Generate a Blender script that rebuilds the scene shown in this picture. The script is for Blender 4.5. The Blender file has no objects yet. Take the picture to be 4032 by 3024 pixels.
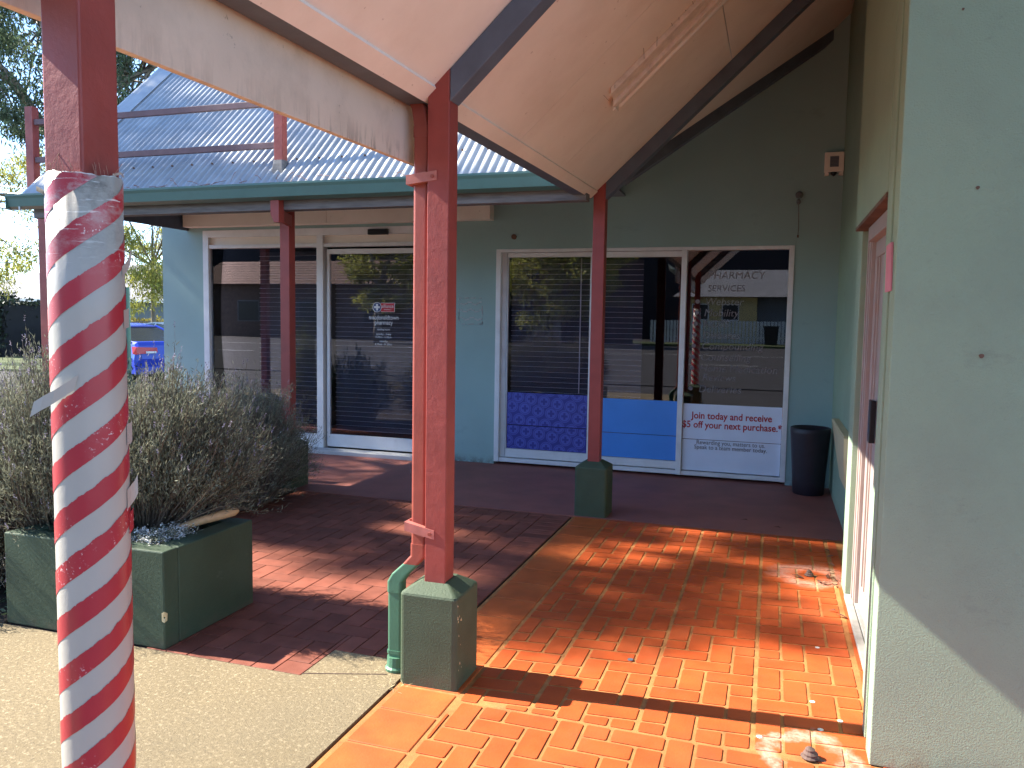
import bpy, bmesh, math, random
import numpy as np
from mathutils import Vector, Matrix
random.seed(7); rng = np.random.default_rng(7)
sc = bpy.context.scene
COL = sc.collection

# ---------------------------------------------------------------- camera, sky, sun, exposure
CAM = Vector((1.5073, -3.0835, 1.6))
YAW, PITCH, ROLL, FPX = 0.314740, -0.079254, 0.015538, 3135.92
def cam_axes():
    cy, sy = math.cos(YAW), math.sin(YAW)
    f = Vector((-sy*math.cos(PITCH), cy*math.cos(PITCH), math.sin(PITCH)))
    r0 = Vector((cy, sy, 0)); u0 = r0.cross(f)
    r = math.cos(ROLL)*r0 + math.sin(ROLL)*u0
    u = -math.sin(ROLL)*r0 + math.cos(ROLL)*u0
    return r, u, f
R_, U_, F_ = cam_axes()
cd = bpy.data.cameras.new('camera'); cam = bpy.data.objects.new('camera', cd); COL.objects.link(cam)
cam.matrix_world = Matrix(((R_.x, U_.x, -F_.x, CAM.x), (R_.y, U_.y, -F_.y, CAM.y), (R_.z, U_.z, -F_.z, CAM.z), (0, 0, 0, 1)))
cd.sensor_width = 36.0; cd.sensor_fit = 'HORIZONTAL'; cd.lens = 36.0*FPX/4032.0
cd.clip_start = 0.05; cd.clip_end = 800
sc.camera = cam

SUN_TO = Vector((-1.0, -0.075, 0.82)).normalized()
EL = math.asin(SUN_TO.z); AZ = math.atan2(SUN_TO.x, SUN_TO.y)      # clockwise from +Y
w = bpy.data.worlds.new('World'); sc.world = w; w.use_nodes = True
nt = w.node_tree; nt.nodes.clear()
sky = nt.nodes.new('ShaderNodeTexSky'); sky.sky_type = 'NISHITA'; sky.sun_disc = False
sky.sun_elevation = EL; sky.sun_rotation = AZ % (2*math.pi)
sky.air_density = 1.0; sky.dust_density = 0.0; sky.ozone_density = 3.0; sky.altitude = 2500
bg = nt.nodes.new('ShaderNodeBackground'); bg.inputs['Strength'].default_value = 0.105
wo = nt.nodes.new('ShaderNodeOutputWorld')
nt.links.new(sky.outputs[0], bg.inputs[0]); nt.links.new(bg.outputs[0], wo.inputs[0])
sl = bpy.data.lights.new('sun', 'SUN'); sl.energy = 4.1; sl.angle = math.radians(0.55); sl.color = (1.0, 0.93, 0.82)
so = bpy.data.objects.new('sun', sl); COL.objects.link(so)
so.rotation_mode = 'QUATERNION'; so.rotation_quaternion = SUN_TO.to_track_quat('Z', 'Y'); so.location = (-20, -2, 18)
sc.view_settings.view_transform = 'Standard'; sc.view_settings.look = 'None'
sc.view_settings.gamma = 1.0; sc.view_settings.use_curve_mapping = False
sc.view_settings.exposure = 2.3
sc.render.engine = 'CYCLES'
try:
    sc.cycles.max_bounces = 8; sc.cycles.diffuse_bounces = 5; sc.cycles.transparent_max_bounces = 12
except Exception: pass

# ---------------------------------------------------------------- materials
def mat(name, col, rough=0.6, var=0.12, scale=6.0, bump=0.0, bscale=60.0, metal=0.0, spec=0.4, rnd=0.0, island=0.0,
        grime=None, gscale=2.0, gamt=0.0, trans=0.0, stretch=None):
    m = bpy.data.materials.new(name); m.use_nodes = True
    n = m.node_tree; N = n.nodes; L = n.links
    b = N['Principled BSDF']
    b.inputs['Roughness'].default_value = rough; b.inputs['Metallic'].default_value = metal
    b.inputs['Specular IOR Level'].default_value = spec
    g = N.new('ShaderNodeNewGeometry')
    mp = N.new('ShaderNodeMapping')
    if stretch: mp.inputs['Scale'].default_value = stretch
    L.new(g.outputs['Position'], mp.inputs['Vector'])
    nz = N.new('ShaderNodeTexNoise'); nz.inputs['Scale'].default_value = scale; nz.inputs['Detail'].default_value = 6
    L.new(mp.outputs[0], nz.inputs['Vector'])
    mr = N.new('ShaderNodeMapRange'); mr.inputs['From Min'].default_value = 0.3; mr.inputs['From Max'].default_value = 0.7
    mr.inputs['To Min'].default_value = 1-var; mr.inputs['To Max'].default_value = 1+var
    L.new(nz.outputs['Fac'], mr.inputs['Value'])
    fac = mr.outputs[0]
    def mul(a, src, lo, hi):
        r = N.new('ShaderNodeMapRange'); r.inputs['To Min'].default_value = lo; r.inputs['To Max'].default_value = hi
        L.new(src, r.inputs['Value'])
        k = N.new('ShaderNodeMath'); k.operation = 'MULTIPLY'; L.new(a, k.inputs[0]); L.new(r.outputs[0], k.inputs[1])
        return k.outputs[0]
    if rnd:
        oi = N.new('ShaderNodeObjectInfo'); fac = mul(fac, oi.outputs['Random'], 1-rnd, 1+rnd)
    if island:
        fac = mul(fac, g.outputs['Random Per Island'], 1-island, 1+island)
    vm = N.new('ShaderNodeVectorMath'); vm.operation = 'SCALE'; vm.inputs[0].default_value = col[:3]
    L.new(fac, vm.inputs['Scale'])
    out = vm.outputs[0]
    if gamt:
        g2 = N.new('ShaderNodeTexNoise'); g2.inputs['Scale'].default_value = gscale; g2.inputs['Detail'].default_value = 8
        g2.inputs['Roughness'].default_value = 0.65
        L.new(mp.outputs[0], g2.inputs['Vector'])
        r2 = N.new('ShaderNodeMapRange'); r2.inputs['From Min'].default_value = 0.48; r2.inputs['From Max'].default_value = 0.72
        r2.inputs['To Max'].default_value = gamt; L.new(g2.outputs['Fac'], r2.inputs['Value'])
        mx = N.new('ShaderNodeMix'); mx.data_type = 'RGBA'; L.new(r2.outputs[0], mx.inputs[0])
        L.new(out, mx.inputs[6]); mx.inputs[7].default_value = (*grime, 1); out = mx.outputs[2]
    L.new(out, b.inputs['Base Color'])
    if bump:
        bn = N.new('ShaderNodeTexNoise'); bn.inputs['Scale'].default_value = bscale; bn.inputs['Detail'].default_value = 6; bn.inputs['Roughness'].default_value = 0.65
        L.new(g.outputs['Position'], bn.inputs['Vector'])
        bu = N.new('ShaderNodeBump'); bu.inputs['Strength'].default_value = 1.0; bu.inputs['Distance'].default_value = bump
        L.new(bn.outputs['Fac'], bu.inputs['Height']); L.new(bu.outputs[0], b.inputs['Normal'])
    if trans:
        tr = N.new('ShaderNodeBsdfTranslucent'); L.new(out, tr.inputs['Color'])
        ms = N.new('ShaderNodeMixShader'); ms.inputs[0].default_value = trans
        L.new(b.outputs[0], ms.inputs[1]); L.new(tr.outputs[0], ms.inputs[2])
        L.new(ms.outputs[0], N['Material Output'].inputs['Surface'])
    return m

def final_color(m):          # (socket feeding Base Color, principled)
    b = m.node_tree.nodes['Principled BSDF']; l = b.inputs['Base Color'].links[0]
    return l.from_socket, b
def mix_in(m, fac_socket, col):
    n = m.node_tree; s, b = final_color(m)
    mx = n.nodes.new('ShaderNodeMix'); mx.data_type = 'RGBA'
    n.links.new(fac_socket, mx.inputs[0]); n.links.new(s, mx.inputs[6]); mx.inputs[7].default_value = (*col, 1)
    n.links.new(mx.outputs[2], b.inputs['Base Color'])
def noise_node(m, scale, stretch=None, detail=6, rough=0.6):
    N = m.node_tree.nodes; L = m.node_tree.links
    g = N.new('ShaderNodeNewGeometry'); mp = N.new('ShaderNodeMapping')
    if stretch: mp.inputs['Scale'].default_value = stretch
    L.new(g.outputs['Position'], mp.inputs[0])
    z = N.new('ShaderNodeTexNoise'); z.inputs['Scale'].default_value = scale; z.inputs['Detail'].default_value = detail
    z.inputs['Roughness'].default_value = rough
    L.new(mp.outputs[0], z.inputs[0]); return z.outputs['Fac'], g.outputs['Position']
def rng_node(m, s, a, b_, lo=0.0, hi=1.0):
    r = m.node_tree.nodes.new('ShaderNodeMapRange')
    for k, v in zip(('From Min', 'From Max', 'To Min', 'To Max'), (a, b_, lo, hi)): r.inputs[k].default_value = v
    m.node_tree.links.new(s, r.inputs['Value']); return r.outputs[0]
def math_node(m, op, a, b_=None):
    k = m.node_tree.nodes.new('ShaderNodeMath'); k.operation = op
    for i, v in enumerate((a, b_)):
        if v is None: continue
        if isinstance(v, (int, float)): k.inputs[i].default_value = v
        else: m.node_tree.links.new(v, k.inputs[i])
    return k.outputs[0]

ORANGE = (0.41, 0.074, 0.018)
M = {}
M['tile'] = mat('terracotta_stencil', ORANGE, 0.6, 0.15, 7, 0.0012, 90, rnd=0.12, spec=0.15, grime=(0.34, 0.10, 0.04), gscale=3.2, gamt=0.35)
M['bigtile'] = mat('terracotta_border', (0.41, 0.094, 0.024), 0.6, 0.18, 6, 0.0012, 90, rnd=0.09, spec=0.15, grime=(0.32, 0.12, 0.04), gscale=4, gamt=0.4)
M['grout'] = mat('cream_grout', (0.36, 0.16, 0.055), 0.85, 0.22, 14, 0.002, 160, spec=0.1, grime=(0.16, 0.08, 0.04), gscale=6, gamt=0.5)
M['paver'] = mat('brown_clay_paver', (0.20, 0.060, 0.036), 0.7, 0.2, 10, 0.0012, 120, rnd=0.2, spec=0.25, grime=(0.16, 0.07, 0.05), gscale=5, gamt=0.4)
M['paver_joint'] = mat('dark_joint_sand', (0.055, 0.03, 0.024), 0.95, 0.3, 40)
M['verandah'] = mat('painted_slab', (0.29, 0.10, 0.075), 0.62, 0.14, 3, 0.001, 60, grime=(0.13, 0.06, 0.05), gscale=2.5, gamt=0.4)
M['red'] = mat('red_paint', (0.28, 0.052, 0.040), 0.5, 0.12, 9, 0.0016, 26, spec=0.4, grime=(0.27, 0.06, 0.05), gscale=14, gamt=0.5)
M['redpipe'] = mat('red_pipe_paint', (0.29, 0.066, 0.045), 0.45, 0.1, 9, 0.001, 60, spec=0.4)
M['greenpier'] = mat('green_render', (0.058, 0.082, 0.047), 0.65, 0.12, 8, 0.0025, 110, spec=0.3, grime=(0.05, 0.08, 0.05), gscale=4, gamt=0.3)
M['greenpipe'] = mat('green_pipe_paint', (0.07, 0.17, 0.105), 0.45, 0.1, 8, 0.0008, 60)
M['planter'] = mat('planter_render', (0.042, 0.064, 0.038), 0.6, 0.12, 3, 0.002, 60, spec=0.3, grime=(0.06, 0.10, 0.07), gscale=2.5, gamt=0.4)
M['teal'] = mat('teal_render', (0.29, 0.42, 0.40), 0.7, 0.07, 1.3, 0.0015, 70, spec=0.25, grime=(0.25, 0.35, 0.345), gscale=1.4, gamt=0.4)
M['mint'] = mat('mint_render', (0.27, 0.36, 0.255), 0.65, 0.05, 1.2, 0.0045, 170, spec=0.3, grime=(0.21, 0.265, 0.20), gscale=1.6, gamt=0.45)
M['cream'] = mat('cream_paint', (0.84, 0.74, 0.64), 0.55, 0.05, 2, 0.0006, 30, spec=0.3, grime=(0.66, 0.55, 0.45), gscale=2.2, gamt=0.3)
M['fascia'] = mat('fascia_paint', (0.68, 0.55, 0.43), 0.55, 0.06, 3, 0.001, 40, grime=(0.42, 0.33, 0.25), gscale=5, gamt=0.45)
M['beam'] = mat('slate_beam_paint', (0.10, 0.12, 0.155), 0.5, 0.12, 6, 0.0008, 50, grime=(0.05, 0.055, 0.07), gscale=4, gamt=0.4)
M['alu'] = mat('white_alu', (0.72, 0.72, 0.72), 0.4, 0.05, 5, spec=0.5, grime=(0.4, 0.38, 0.36), gscale=6, gamt=0.25)
M['pinkalu'] = mat('pinkish_door_paint', (0.36, 0.295, 0.265), 0.45, 0.06, 8, 0.0006, 60, grime=(0.35, 0.2, 0.16), gscale=9, gamt=0.3)
M['black'] = mat('black_plastic', (0.012, 0.012, 0.014), 0.35, 0.15, 9)
M['potmat'] = mat('dark_plum_pot', (0.02, 0.015, 0.022), 0.45, 0.2, 6)
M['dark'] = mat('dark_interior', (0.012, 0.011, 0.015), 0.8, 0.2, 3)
M['galv'] = mat('galvanised_iron', (0.42, 0.43, 0.43), 0.42, 0.14, 5, 0.0006, 40, metal=0.35, rnd=0.05, grime=(0.27, 0.28, 0.29), gscale=3, gamt=0.45)
M['greengutter'] = mat('green_gutter_paint', (0.075, 0.16, 0.14), 0.4, 0.1, 6, grime=(0.05, 0.08, 0.07), gscale=6, gamt=0.4)
M['timber'] = mat('weathered_timber', (0.16, 0.155, 0.155), 0.8, 0.25, 5, 0.002, 30, stretch=(1, 8, 8))
M['soil'] = mat('soil', (0.045, 0.032, 0.022), 0.95, 0.4, 20, 0.02, 35)
M['whitetape'] = mat('white_wrap', (0.40, 0.375, 0.33), 0.4, 0.05, 6, 0.0008, 30, spec=0.5, grime=(0.36, 0.35, 0.34), gscale=7, gamt=0.4)
M['redtape'] = mat('red_tape', (0.37, 0.022, 0.036), 0.33, 0.08, 8, 0.0006, 40, spec=0.55)
M['lav'] = mat('lavender_leaf', (0.18, 0.182, 0.125), 0.75, 0.25, 5, island=0.45, spec=0.2, trans=0.25)
M['lavstem'] = mat('lavender_stem', (0.13, 0.10, 0.075), 0.85, 0.3, 9, island=0.4)
M['lavflower'] = mat('lavender_spike', (0.22, 0.19, 0.24), 0.8, 0.2, 9, island=0.4, trans=0.2)
M['gumleaf'] = mat('gum_leaf', (0.30, 0.30, 0.07), 0.55, 0.3, 0.9, island=0.5, trans=0.5)
M['gumdark'] = mat('dark_gum_leaf', (0.085, 0.12, 0.065), 0.55, 0.3, 0.9, island=0.5, trans=0.35)
M['bark'] = mat('gum_bark', (0.22, 0.19, 0.16), 0.85, 0.3, 4, 0.01, 14)
M['hedge'] = mat('hedge_leaf', (0.02, 0.032, 0.02), 0.6, 0.3, 2, island=0.5, trans=0.15)
M['yellowhedge'] = mat('yellow_hedge_leaf', (0.24, 0.21, 0.05), 0.6, 0.3, 2, island=0.4, trans=0.3)
M['petal'] = mat('white_petal', (0.75, 0.75, 0.72), 0.6, 0.1, 9, island=0.1, trans=0.2)
M['wood'] = mat('pale_turned_wood', (0.52, 0.33, 0.17), 0.5, 0.1, 12, stretch=(3, 3, 3))
M['signred'] = mat('sign_red', (0.48, 0.02, 0.03), 0.5, 0.02)
M['textred'] = mat('text_red', (0.42, 0.025, 0.04), 0.5, 0.02)
M['textwhite'] = mat('text_white', (0.7, 0.7, 0.72), 0.5, 0.02)
M['textgrey'] = mat('text_grey', (0.10, 0.10, 0.12), 0.5, 0.02)
M['chalk'] = mat('faded_chalk', (0.20, 0.18, 0.19), 0.8, 0.3, 30)
M['navy'] = mat('sign_navy', (0.03, 0.05, 0.16), 0.5, 0.05)
M['panelblue'] = mat('panel_blue', (0.07, 0.27, 0.72), 0.35, 0.03)
M['paneldark'] = mat('panel_indigo', (0.05, 0.055, 0.28), 0.35, 0.05)
M['panelring'] = mat('panel_ring', (0.10, 0.12, 0.46), 0.35, 0.05)
M['panelwhite'] = mat('panel_white', (0.70, 0.76, 0.88), 0.4, 0.03)
M['slat'] = mat('blind_slat', (0.07, 0.07, 0.085), 0.6, 0.1)
M['litedge_cord'] = mat('blind_lit_edge_cord', (0.88, 0.88, 0.9), 0.6, 0.15, 3)  # near-white puts daylight on the slat edges into the colour; also the cord
M['asphalt'] = mat('asphalt', (0.05, 0.046, 0.045), 0.9, 0.2, 2, 0.003, 80)
M['roadwhite'] = mat('road_line', (0.6, 0.6, 0.57), 0.8, 0.15, 9)
M['lawn'] = mat('lawn', (0.07, 0.09, 0.03), 0.9, 0.4, 3, 0.02, 30)
M['carblue'] = mat('car_blue', (0.02, 0.05, 0.42), 0.25, 0.02, spec=0.6)
M['carwhite'] = mat('car_white', (0.7, 0.7, 0.7), 0.3, 0.02, spec=0.6)
M['carglass'] = mat('car_glass', (0.015, 0.016, 0.018), 0.25, 0.02, spec=0.35)
M['lampred'] = mat('tail_light', (0.5, 0.015, 0.02), 0.2, 0.02)
M['tyre'] = mat('tyre_rubber', (0.02, 0.02, 0.02), 0.8, 0.1)
M['rim'] = mat('wheel_rim', (0.4, 0.4, 0.42), 0.35, 0.05, metal=0.7)
M['weather'] = mat('yellow_weatherboard', (0.62, 0.48, 0.20), 0.7, 0.06)
M['housewall'] = mat('grey_weatherboard', (0.16, 0.18, 0.20), 0.7, 0.08)
M['rooftile'] = mat('grey_roof', (0.20, 0.20, 0.21), 0.8, 0.15, 2)
M['rust'] = mat('rust_brown', (0.13, 0.075, 0.05), 0.8, 0.3, 12)
M['paling'] = mat('grey_paling', (0.12, 0.11, 0.095), 0.9, 0.3, 5, rnd=0.2)
M['pinkpaper'] = mat('pink_paper', (0.55, 0.20, 0.24), 0.7, 0.1, 12)
M['whitefence'] = mat('white_paling', (0.66, 0.66, 0.64), 0.7, 0.08, 3)
M['tan'] = mat('tan_enamel', (0.58, 0.47, 0.26), 0.45, 0.06, 8)
M['snail'] = mat('dry_dropping', (0.10, 0.062, 0.05), 0.8, 0.3, 40)
M['leafdry'] = mat('dry_leaf', (0.13, 0.05, 0.03), 0.8, 0.3, 20, rnd=0.3)
M['fluoro'] = mat('dusty_enamel', (0.74, 0.62, 0.52), 0.55, 0.1, 20, grime=(0.16, 0.11, 0.08), gscale=9, gamt=0.3)
M['tube'] = mat('lamp_tube', (0.85, 0.80, 0.75), 0.3, 0.03)
M['concrete'] = mat('exposed_aggregate', (0.20, 0.155, 0.088), 0.85, 0.12, 1.5, 0.004, 130, spec=0.2, grime=(0.20, 0.165, 0.11), gscale=0.9, gamt=0.4)
M['twig'] = mat('dry_twig', (0.30, 0.16, 0.12), 0.8, 0.2, 20)

# stones in the aggregate
m = M['concrete']; f, pos = noise_node(m, 75, detail=4, rough=0.75); mix_in(m, rng_node(m, f, 0.50, 0.58, 0, 0.8), (0.13, 0.10, 0.06))
f, pos = noise_node(m, 55, detail=4, rough=0.7); mix_in(m, rng_node(m, f, 0.55, 0.62, 0, 0.7), (0.36, 0.29, 0.18))
f, pos = noise_node(m, 0.55, detail=8, rough=0.6); mix_in(m, rng_node(m, f, 0.46, 0.62, 0, 0.45), (0.13, 0.105, 0.065))
f, pos = noise_node(m, 4.2, detail=8, rough=0.75); mix_in(m, rng_node(m, f, 0.62, 0.70, 0, 0.5), (0.10, 0.085, 0.06))
# worn, dirty patches across the stencilled floor
for mm in (M['tile'], M['bigtile'], M['grout']):
    f, pos = noise_node(mm, 1.1, detail=9, rough=0.7); mix_in(mm, rng_node(mm, f, 0.50, 0.68, 0, 0.40), (0.21, 0.062, 0.025))
    f, pos = noise_node(mm, 26, detail=6, rough=0.75); mix_in(mm, rng_node(mm, f, 0.63, 0.70, 0, 0.45), (0.15, 0.05, 0.025))
# pale salt rings round the droppings, and grey dust by the wall, on the stencilled floor
def ring(m, cx, cy, r, wdt, amt):
    N = m.node_tree.nodes; L = m.node_tree.links
    f, pos = noise_node(m, 9, detail=5)
    vm = N.new('ShaderNodeVectorMath'); vm.operation = 'DISTANCE'; L.new(pos, vm.inputs[0]); vm.inputs[1].default_value = (cx, cy, 0)
    d = math_node(m, 'ADD', vm.outputs['Value'], rng_node(m, f, 0.3, 0.7, -0.05, 0.05))
    d = math_node(m, 'ABSOLUTE', math_node(m, 'SUBTRACT', d, r))
    k = rng_node(m, d, 0.0, wdt, amt, 0.0)
    f2, _ = noise_node(m, 60, detail=4)
    mix_in(m, math_node(m, 'MULTIPLY', k, rng_node(m, f2, 0.35, 0.6, 0.4, 1.0)), (0.62, 0.50, 0.42))
for mm in (M['tile'], M['grout']):
    ring(mm, 1.70, -0.03, 0.15, 0.055, 0.5)
    ring(mm, 1.79, 2.27, 0.17, 0.10, 0.4)
# scratches on the red tape
m = M['redtape']; f, pos = noise_node(m, 120, detail=4, rough=0.7); f2, _ = noise_node(m, 6)
mix_in(m, math_node(m, 'MULTIPLY', rng_node(m, f, 0.60, 0.66), rng_node(m, f2, 0.5, 0.6)), (0.7, 0.6, 0.6))
for mm in (M['whitetape'], M['redtape']):          # grey grime and worn cling film round the top of the wrap
    f, pos = noise_node(mm, 16, stretch=(1, 1, 1.6), detail=8, rough=0.75)
    sp = mm.node_tree.nodes.new('ShaderNodeSeparateXYZ'); mm.node_tree.links.new(pos, sp.inputs[0])
    top = rng_node(mm, sp.outputs['Z'], 1.66, 1.87, 0.0, 1.0)
    mix_in(mm, math_node(mm, 'MULTIPLY', rng_node(mm, f, 0.46, 0.62), top), (0.20, 0.19, 0.17) if mm is M['whitetape'] else (0.42, 0.30, 0.29))
    f, pos = noise_node(mm, 10, stretch=(1.2, 1.2, 14), detail=6, rough=0.6)
    mix_in(mm, math_node(mm, 'MULTIPLY', rng_node(mm, f, 0.60, 0.64), top), (0.72, 0.70, 0.66))
# soil splash and scuffs low on painted masonry
for mm, zt_, col in ((M['greenpier'], 0.07, (0.09, 0.075, 0.05)), (M['planter'], 0.07, (0.08, 0.068, 0.045)), (M['mint'], 0.10, (0.20, 0.16, 0.11)), (M['teal'], 0.10, (0.12, 0.10, 0.08))):
    f, pos = noise_node(mm, 11, detail=8, rough=0.7)
    sp = mm.node_tree.nodes.new('ShaderNodeSeparateXYZ'); mm.node_tree.links.new(pos, sp.inputs[0])
    mix_in(mm, math_node(mm, 'MULTIPLY', rng_node(mm, f, 0.42, 0.60, 0.0, 0.75), rng_node(mm, sp.outputs['Z'], 0.0, zt_, 1.0, 0.0)), col)
for mm, sc_f, col in ((M['mint'], 2.6, (0.19, 0.24, 0.18)), (M['teal'], 1.8, (0.23, 0.33, 0.32)), (M['planter'], 5.0, (0.10, 0.13, 0.09))):
    f, pos = noise_node(mm, sc_f, stretch=(1, 1, 2.2), detail=9, rough=0.75); mix_in(mm, rng_node(mm, f, 0.60, 0.68, 0, 0.45), col)
f, pos = noise_node(M['cream'], 24, detail=3, rough=0.6); mix_in(M['cream'], rng_node(M['cream'], f, 0.70, 0.74, 0, 0.5), (0.35, 0.24, 0.18))
f, pos = noise_node(M['cream'], 1.4, detail=7, rough=0.65); mix_in(M['cream'], rng_node(M['cream'], f, 0.52, 0.70, 0, 0.28), (0.62, 0.47, 0.36))
# mould runs and peeling along the bottom of the fascia board near the downpipe
m = M['fascia']; f, pos = noise_node(m, 5.5, stretch=(1, 6, 0.6), detail=8, rough=0.7)
sp = m.node_tree.nodes.new('ShaderNodeSeparateXYZ'); m.node_tree.links.new(pos, sp.inputs[0])
low = math_node(m, 'MULTIPLY', rng_node(m, sp.outputs['Z'], 2.24, 2.36, 1.0, 0.0), rng_node(m, sp.outputs['Y'], -0.9, 0.25, 0.15, 1.0))
mix_in(m, math_node(m, 'MULTIPLY', rng_node(m, f, 0.50, 0.56), low), (0.05, 0.035, 0.025))
f, pos = noise_node(m, 9, detail=8, rough=0.75); mix_in(m, rng_node(m, f, 0.635, 0.67, 0, 0.7), (0.12, 0.08, 0.06))
# brown run of damp under the door head, stucco speckle on the mint wall
# glass: thin pane, part mirror, part see-through
def glass(name, tint, ior):
    m = bpy.data.materials.new(name); m.use_nodes = True; N = m.node_tree.nodes; L = m.node_tree.links; N.clear()
    o = N.new('ShaderNodeOutputMaterial'); t = N.new('ShaderNodeBsdfTransparent'); t.inputs[0].default_value = (*tint, 1)
    gl = N.new('ShaderNodeBsdfGlossy'); gl.inputs['Roughness'].default_value = 0.0; gl.inputs['Color'].default_value = (1, 1, 1, 1)
    fr = N.new('ShaderNodeFresnel'); fr.inputs['IOR'].default_value = ior
    ms = N.new('ShaderNodeMixShader'); L.new(fr.outputs[0], ms.inputs[0]); L.new(t.outputs[0], ms.inputs[1]); L.new(gl.outputs[0], ms.inputs[2])
    L.new(ms.outputs[0], o.inputs['Surface']); return m
M['glass'] = glass('window_glass', (0.92, 0.90, 0.94), 1.62)

# ---------------------------------------------------------------- mesh helpers
class MB:
    def __init__(s): s.v = []; s.f = []
    def add(s, vs, fs):
        o = len(s.v); s.v += [tuple(p) for p in vs]; s.f += [tuple(i+o for i in f) for f in fs]; return s
    def box(s, x0, x1, y0, y1, z0, z1):
        return s.add([(x0,y0,z0),(x1,y0,z0),(x1,y1,z0),(x0,y1,z0),(x0,y0,z1),(x1,y0,z1),(x1,y1,z1),(x0,y1,z1)],
                     [(0,3,2,1),(4,5,6,7),(0,1,5,4),(1,2,6,5),(2,3,7,6),(3,0,4,7)])
    def hexa(s, p):      # 8 points, bottom ring then top ring
        return s.add(p, [(0,3,2,1),(4,5,6,7),(0,1,5,4),(1,2,6,5),(2,3,7,6),(3,0,4,7)])
    def loft(s, rings, cap=True, closed=True):
        o = len(s.v); n = len(rings[0])
        for r in rings: s.v += [tuple(p) for p in r]
        for k in range(len(rings)-1):
            for i in range(n if closed else n-1):
                j = (i+1) % n
                s.f.append((o+k*n+i, o+k*n+j, o+(k+1)*n+j, o+(k+1)*n+i))
        if cap:
            s.f.append(tuple(o+i for i in reversed(range(n)))); s.f.append(tuple(o+(len(rings)-1)*n+i for i in range(n)))
        return s
    def tube(s, pts, rad, n=8, cap=True):
        pts = [Vector(p) for p in pts]; rings = []
        for i, p in enumerate(pts):
            t = (pts[min(i+1, len(pts)-1)] - pts[max(i-1, 0)]).normalized()
            a = t.cross(Vector((0, 0, 1)) if abs(t.z) < 0.9 else Vector((1, 0, 0))).normalized(); b = t.cross(a)
            r = rad[i] if isinstance(rad, (list, tuple)) else rad
            rings.append([p + r*(math.cos(q)*a + math.sin(q)*b) for q in [2*math.pi*k/n for k in range(n)]])
        return s.loft(rings, cap)
    def build(s, name, m, parent=None, bevel=0.0, seg=2, smooth=False, **props):
        me = bpy.data.meshes.new(name); me.from_pydata(s.v, [], s.f); me.update()
        if bevel or True:
            bm = bmesh.new(); bm.from_mesh(me)
            bmesh.ops.recalc_face_normals(bm, faces=bm.faces)
            if bevel:
                bmesh.ops.bevel(bm, geom=list(bm.edges), offset=bevel, segments=seg, profile=0.5, affect='EDGES')
            bm.to_mesh(me); bm.free()
        if smooth:
            for p in me.polygons: p.use_smooth = True
        me.materials.append(m)
        o = bpy.data.objects.new(name, me); COL.objects.link(o)
        if parent: o.parent = parent
        for k, v in props.items(): o[k] = v
        return o
def rrect(cx, cy, hx, hy, r, z, n=4):
    out = []
    for sx, sy, a0 in ((1,1,0),(-1,1,90),(-1,-1,180),(1,-1,270)):
        for k in range(n+1):
            a = math.radians(a0 + 90*k/n)
            out.append((cx+sx*(hx-r)+r*math.cos(a), cy+sy*(hy-r)+r*math.sin(a), z))
    return out
def circ(cx, cy, r, z, n=16): return [(cx+r*math.cos(2*math.pi*k/n), cy+r*math.sin(2*math.pi*k/n), z) for k in range(n)]
def thing(name, label, cat, group=None, loc=(0, 0, 0)):
    o = bpy.data.objects.new(name, None); COL.objects.link(o); o.empty_display_size = 0.1
    o['label'] = label; o['category'] = cat
    if group: o['group'] = group
    return o
def tag(o, label, cat=None, group=None, kind=None):
    o['label'] = label
    if cat: o['category'] = cat
    if group: o['group'] = group
    if kind: o['kind'] = kind
    return o
def np_mesh(name, verts, quads, m, parent=None, **props):
    me = bpy.data.meshes.new(name); nv = len(verts); nf = len(quads); k = quads.shape[1]
    me.vertices.add(nv); me.vertices.foreach_set('co', verts.astype(np.float32).ravel())
    me.loops.add(nf*k); me.loops.foreach_set('vertex_index', quads.astype(np.int32).ravel())
    me.polygons.add(nf); me.polygons.foreach_set('loop_start', np.arange(0, nf*k, k, dtype=np.int32))
    me.update(calc_edges=True); me.materials.append(m)
    o = bpy.data.objects.new(name, me); COL.objects.link(o)
    if parent: o.parent = parent
    for q, v in props.items(): o[q] = v
    return o
def blades(base, direc, width_dir, length, width):      # n pointed leaf quads
    n = len(base); L = length[:, None]; W = width[:, None]
    d = direc/np.linalg.norm(direc, axis=1, keepdims=True); s = width_dir/np.linalg.norm(width_dir, axis=1, keepdims=True)
    v = np.stack([base, base+d*L*0.45+s*W*0.5, base+d*L, base+d*L*0.45-s*W*0.5], 1).reshape(-1, 3)
    return v, np.arange(4*n).reshape(-1, 4)
def text(body, x, z, size, m, parent, y, align='CENTER', name='lettering', sx=1.0, shear=0.0, bold=0.0):
    c = bpy.data.curves.new(name, 'FONT'); c.body = body; c.size = size; c.align_x = align; c.extrude = 0.0006; c.shear = shear
    c.offset = bold; c.resolution_u = 3
    c.materials.append(m); o = bpy.data.objects.new(name, c); COL.objects.link(o)
    o.location = (x, y, z); o.rotation_euler = (math.pi/2, 0, 0); o.scale = (sx, 1, 1)
    bpy.context.view_layer.update()
    me = bpy.data.meshes.new_from_object(o.evaluated_get(bpy.context.evaluated_depsgraph_get()))
    me.transform(o.matrix_world); bpy.data.objects.remove(o); bpy.data.curves.remove(c)
    o = bpy.data.objects.new(name, me); COL.objects.link(o)
    o['kind'] = 'stuff'
    if parent: o.parent = parent
    return o
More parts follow.
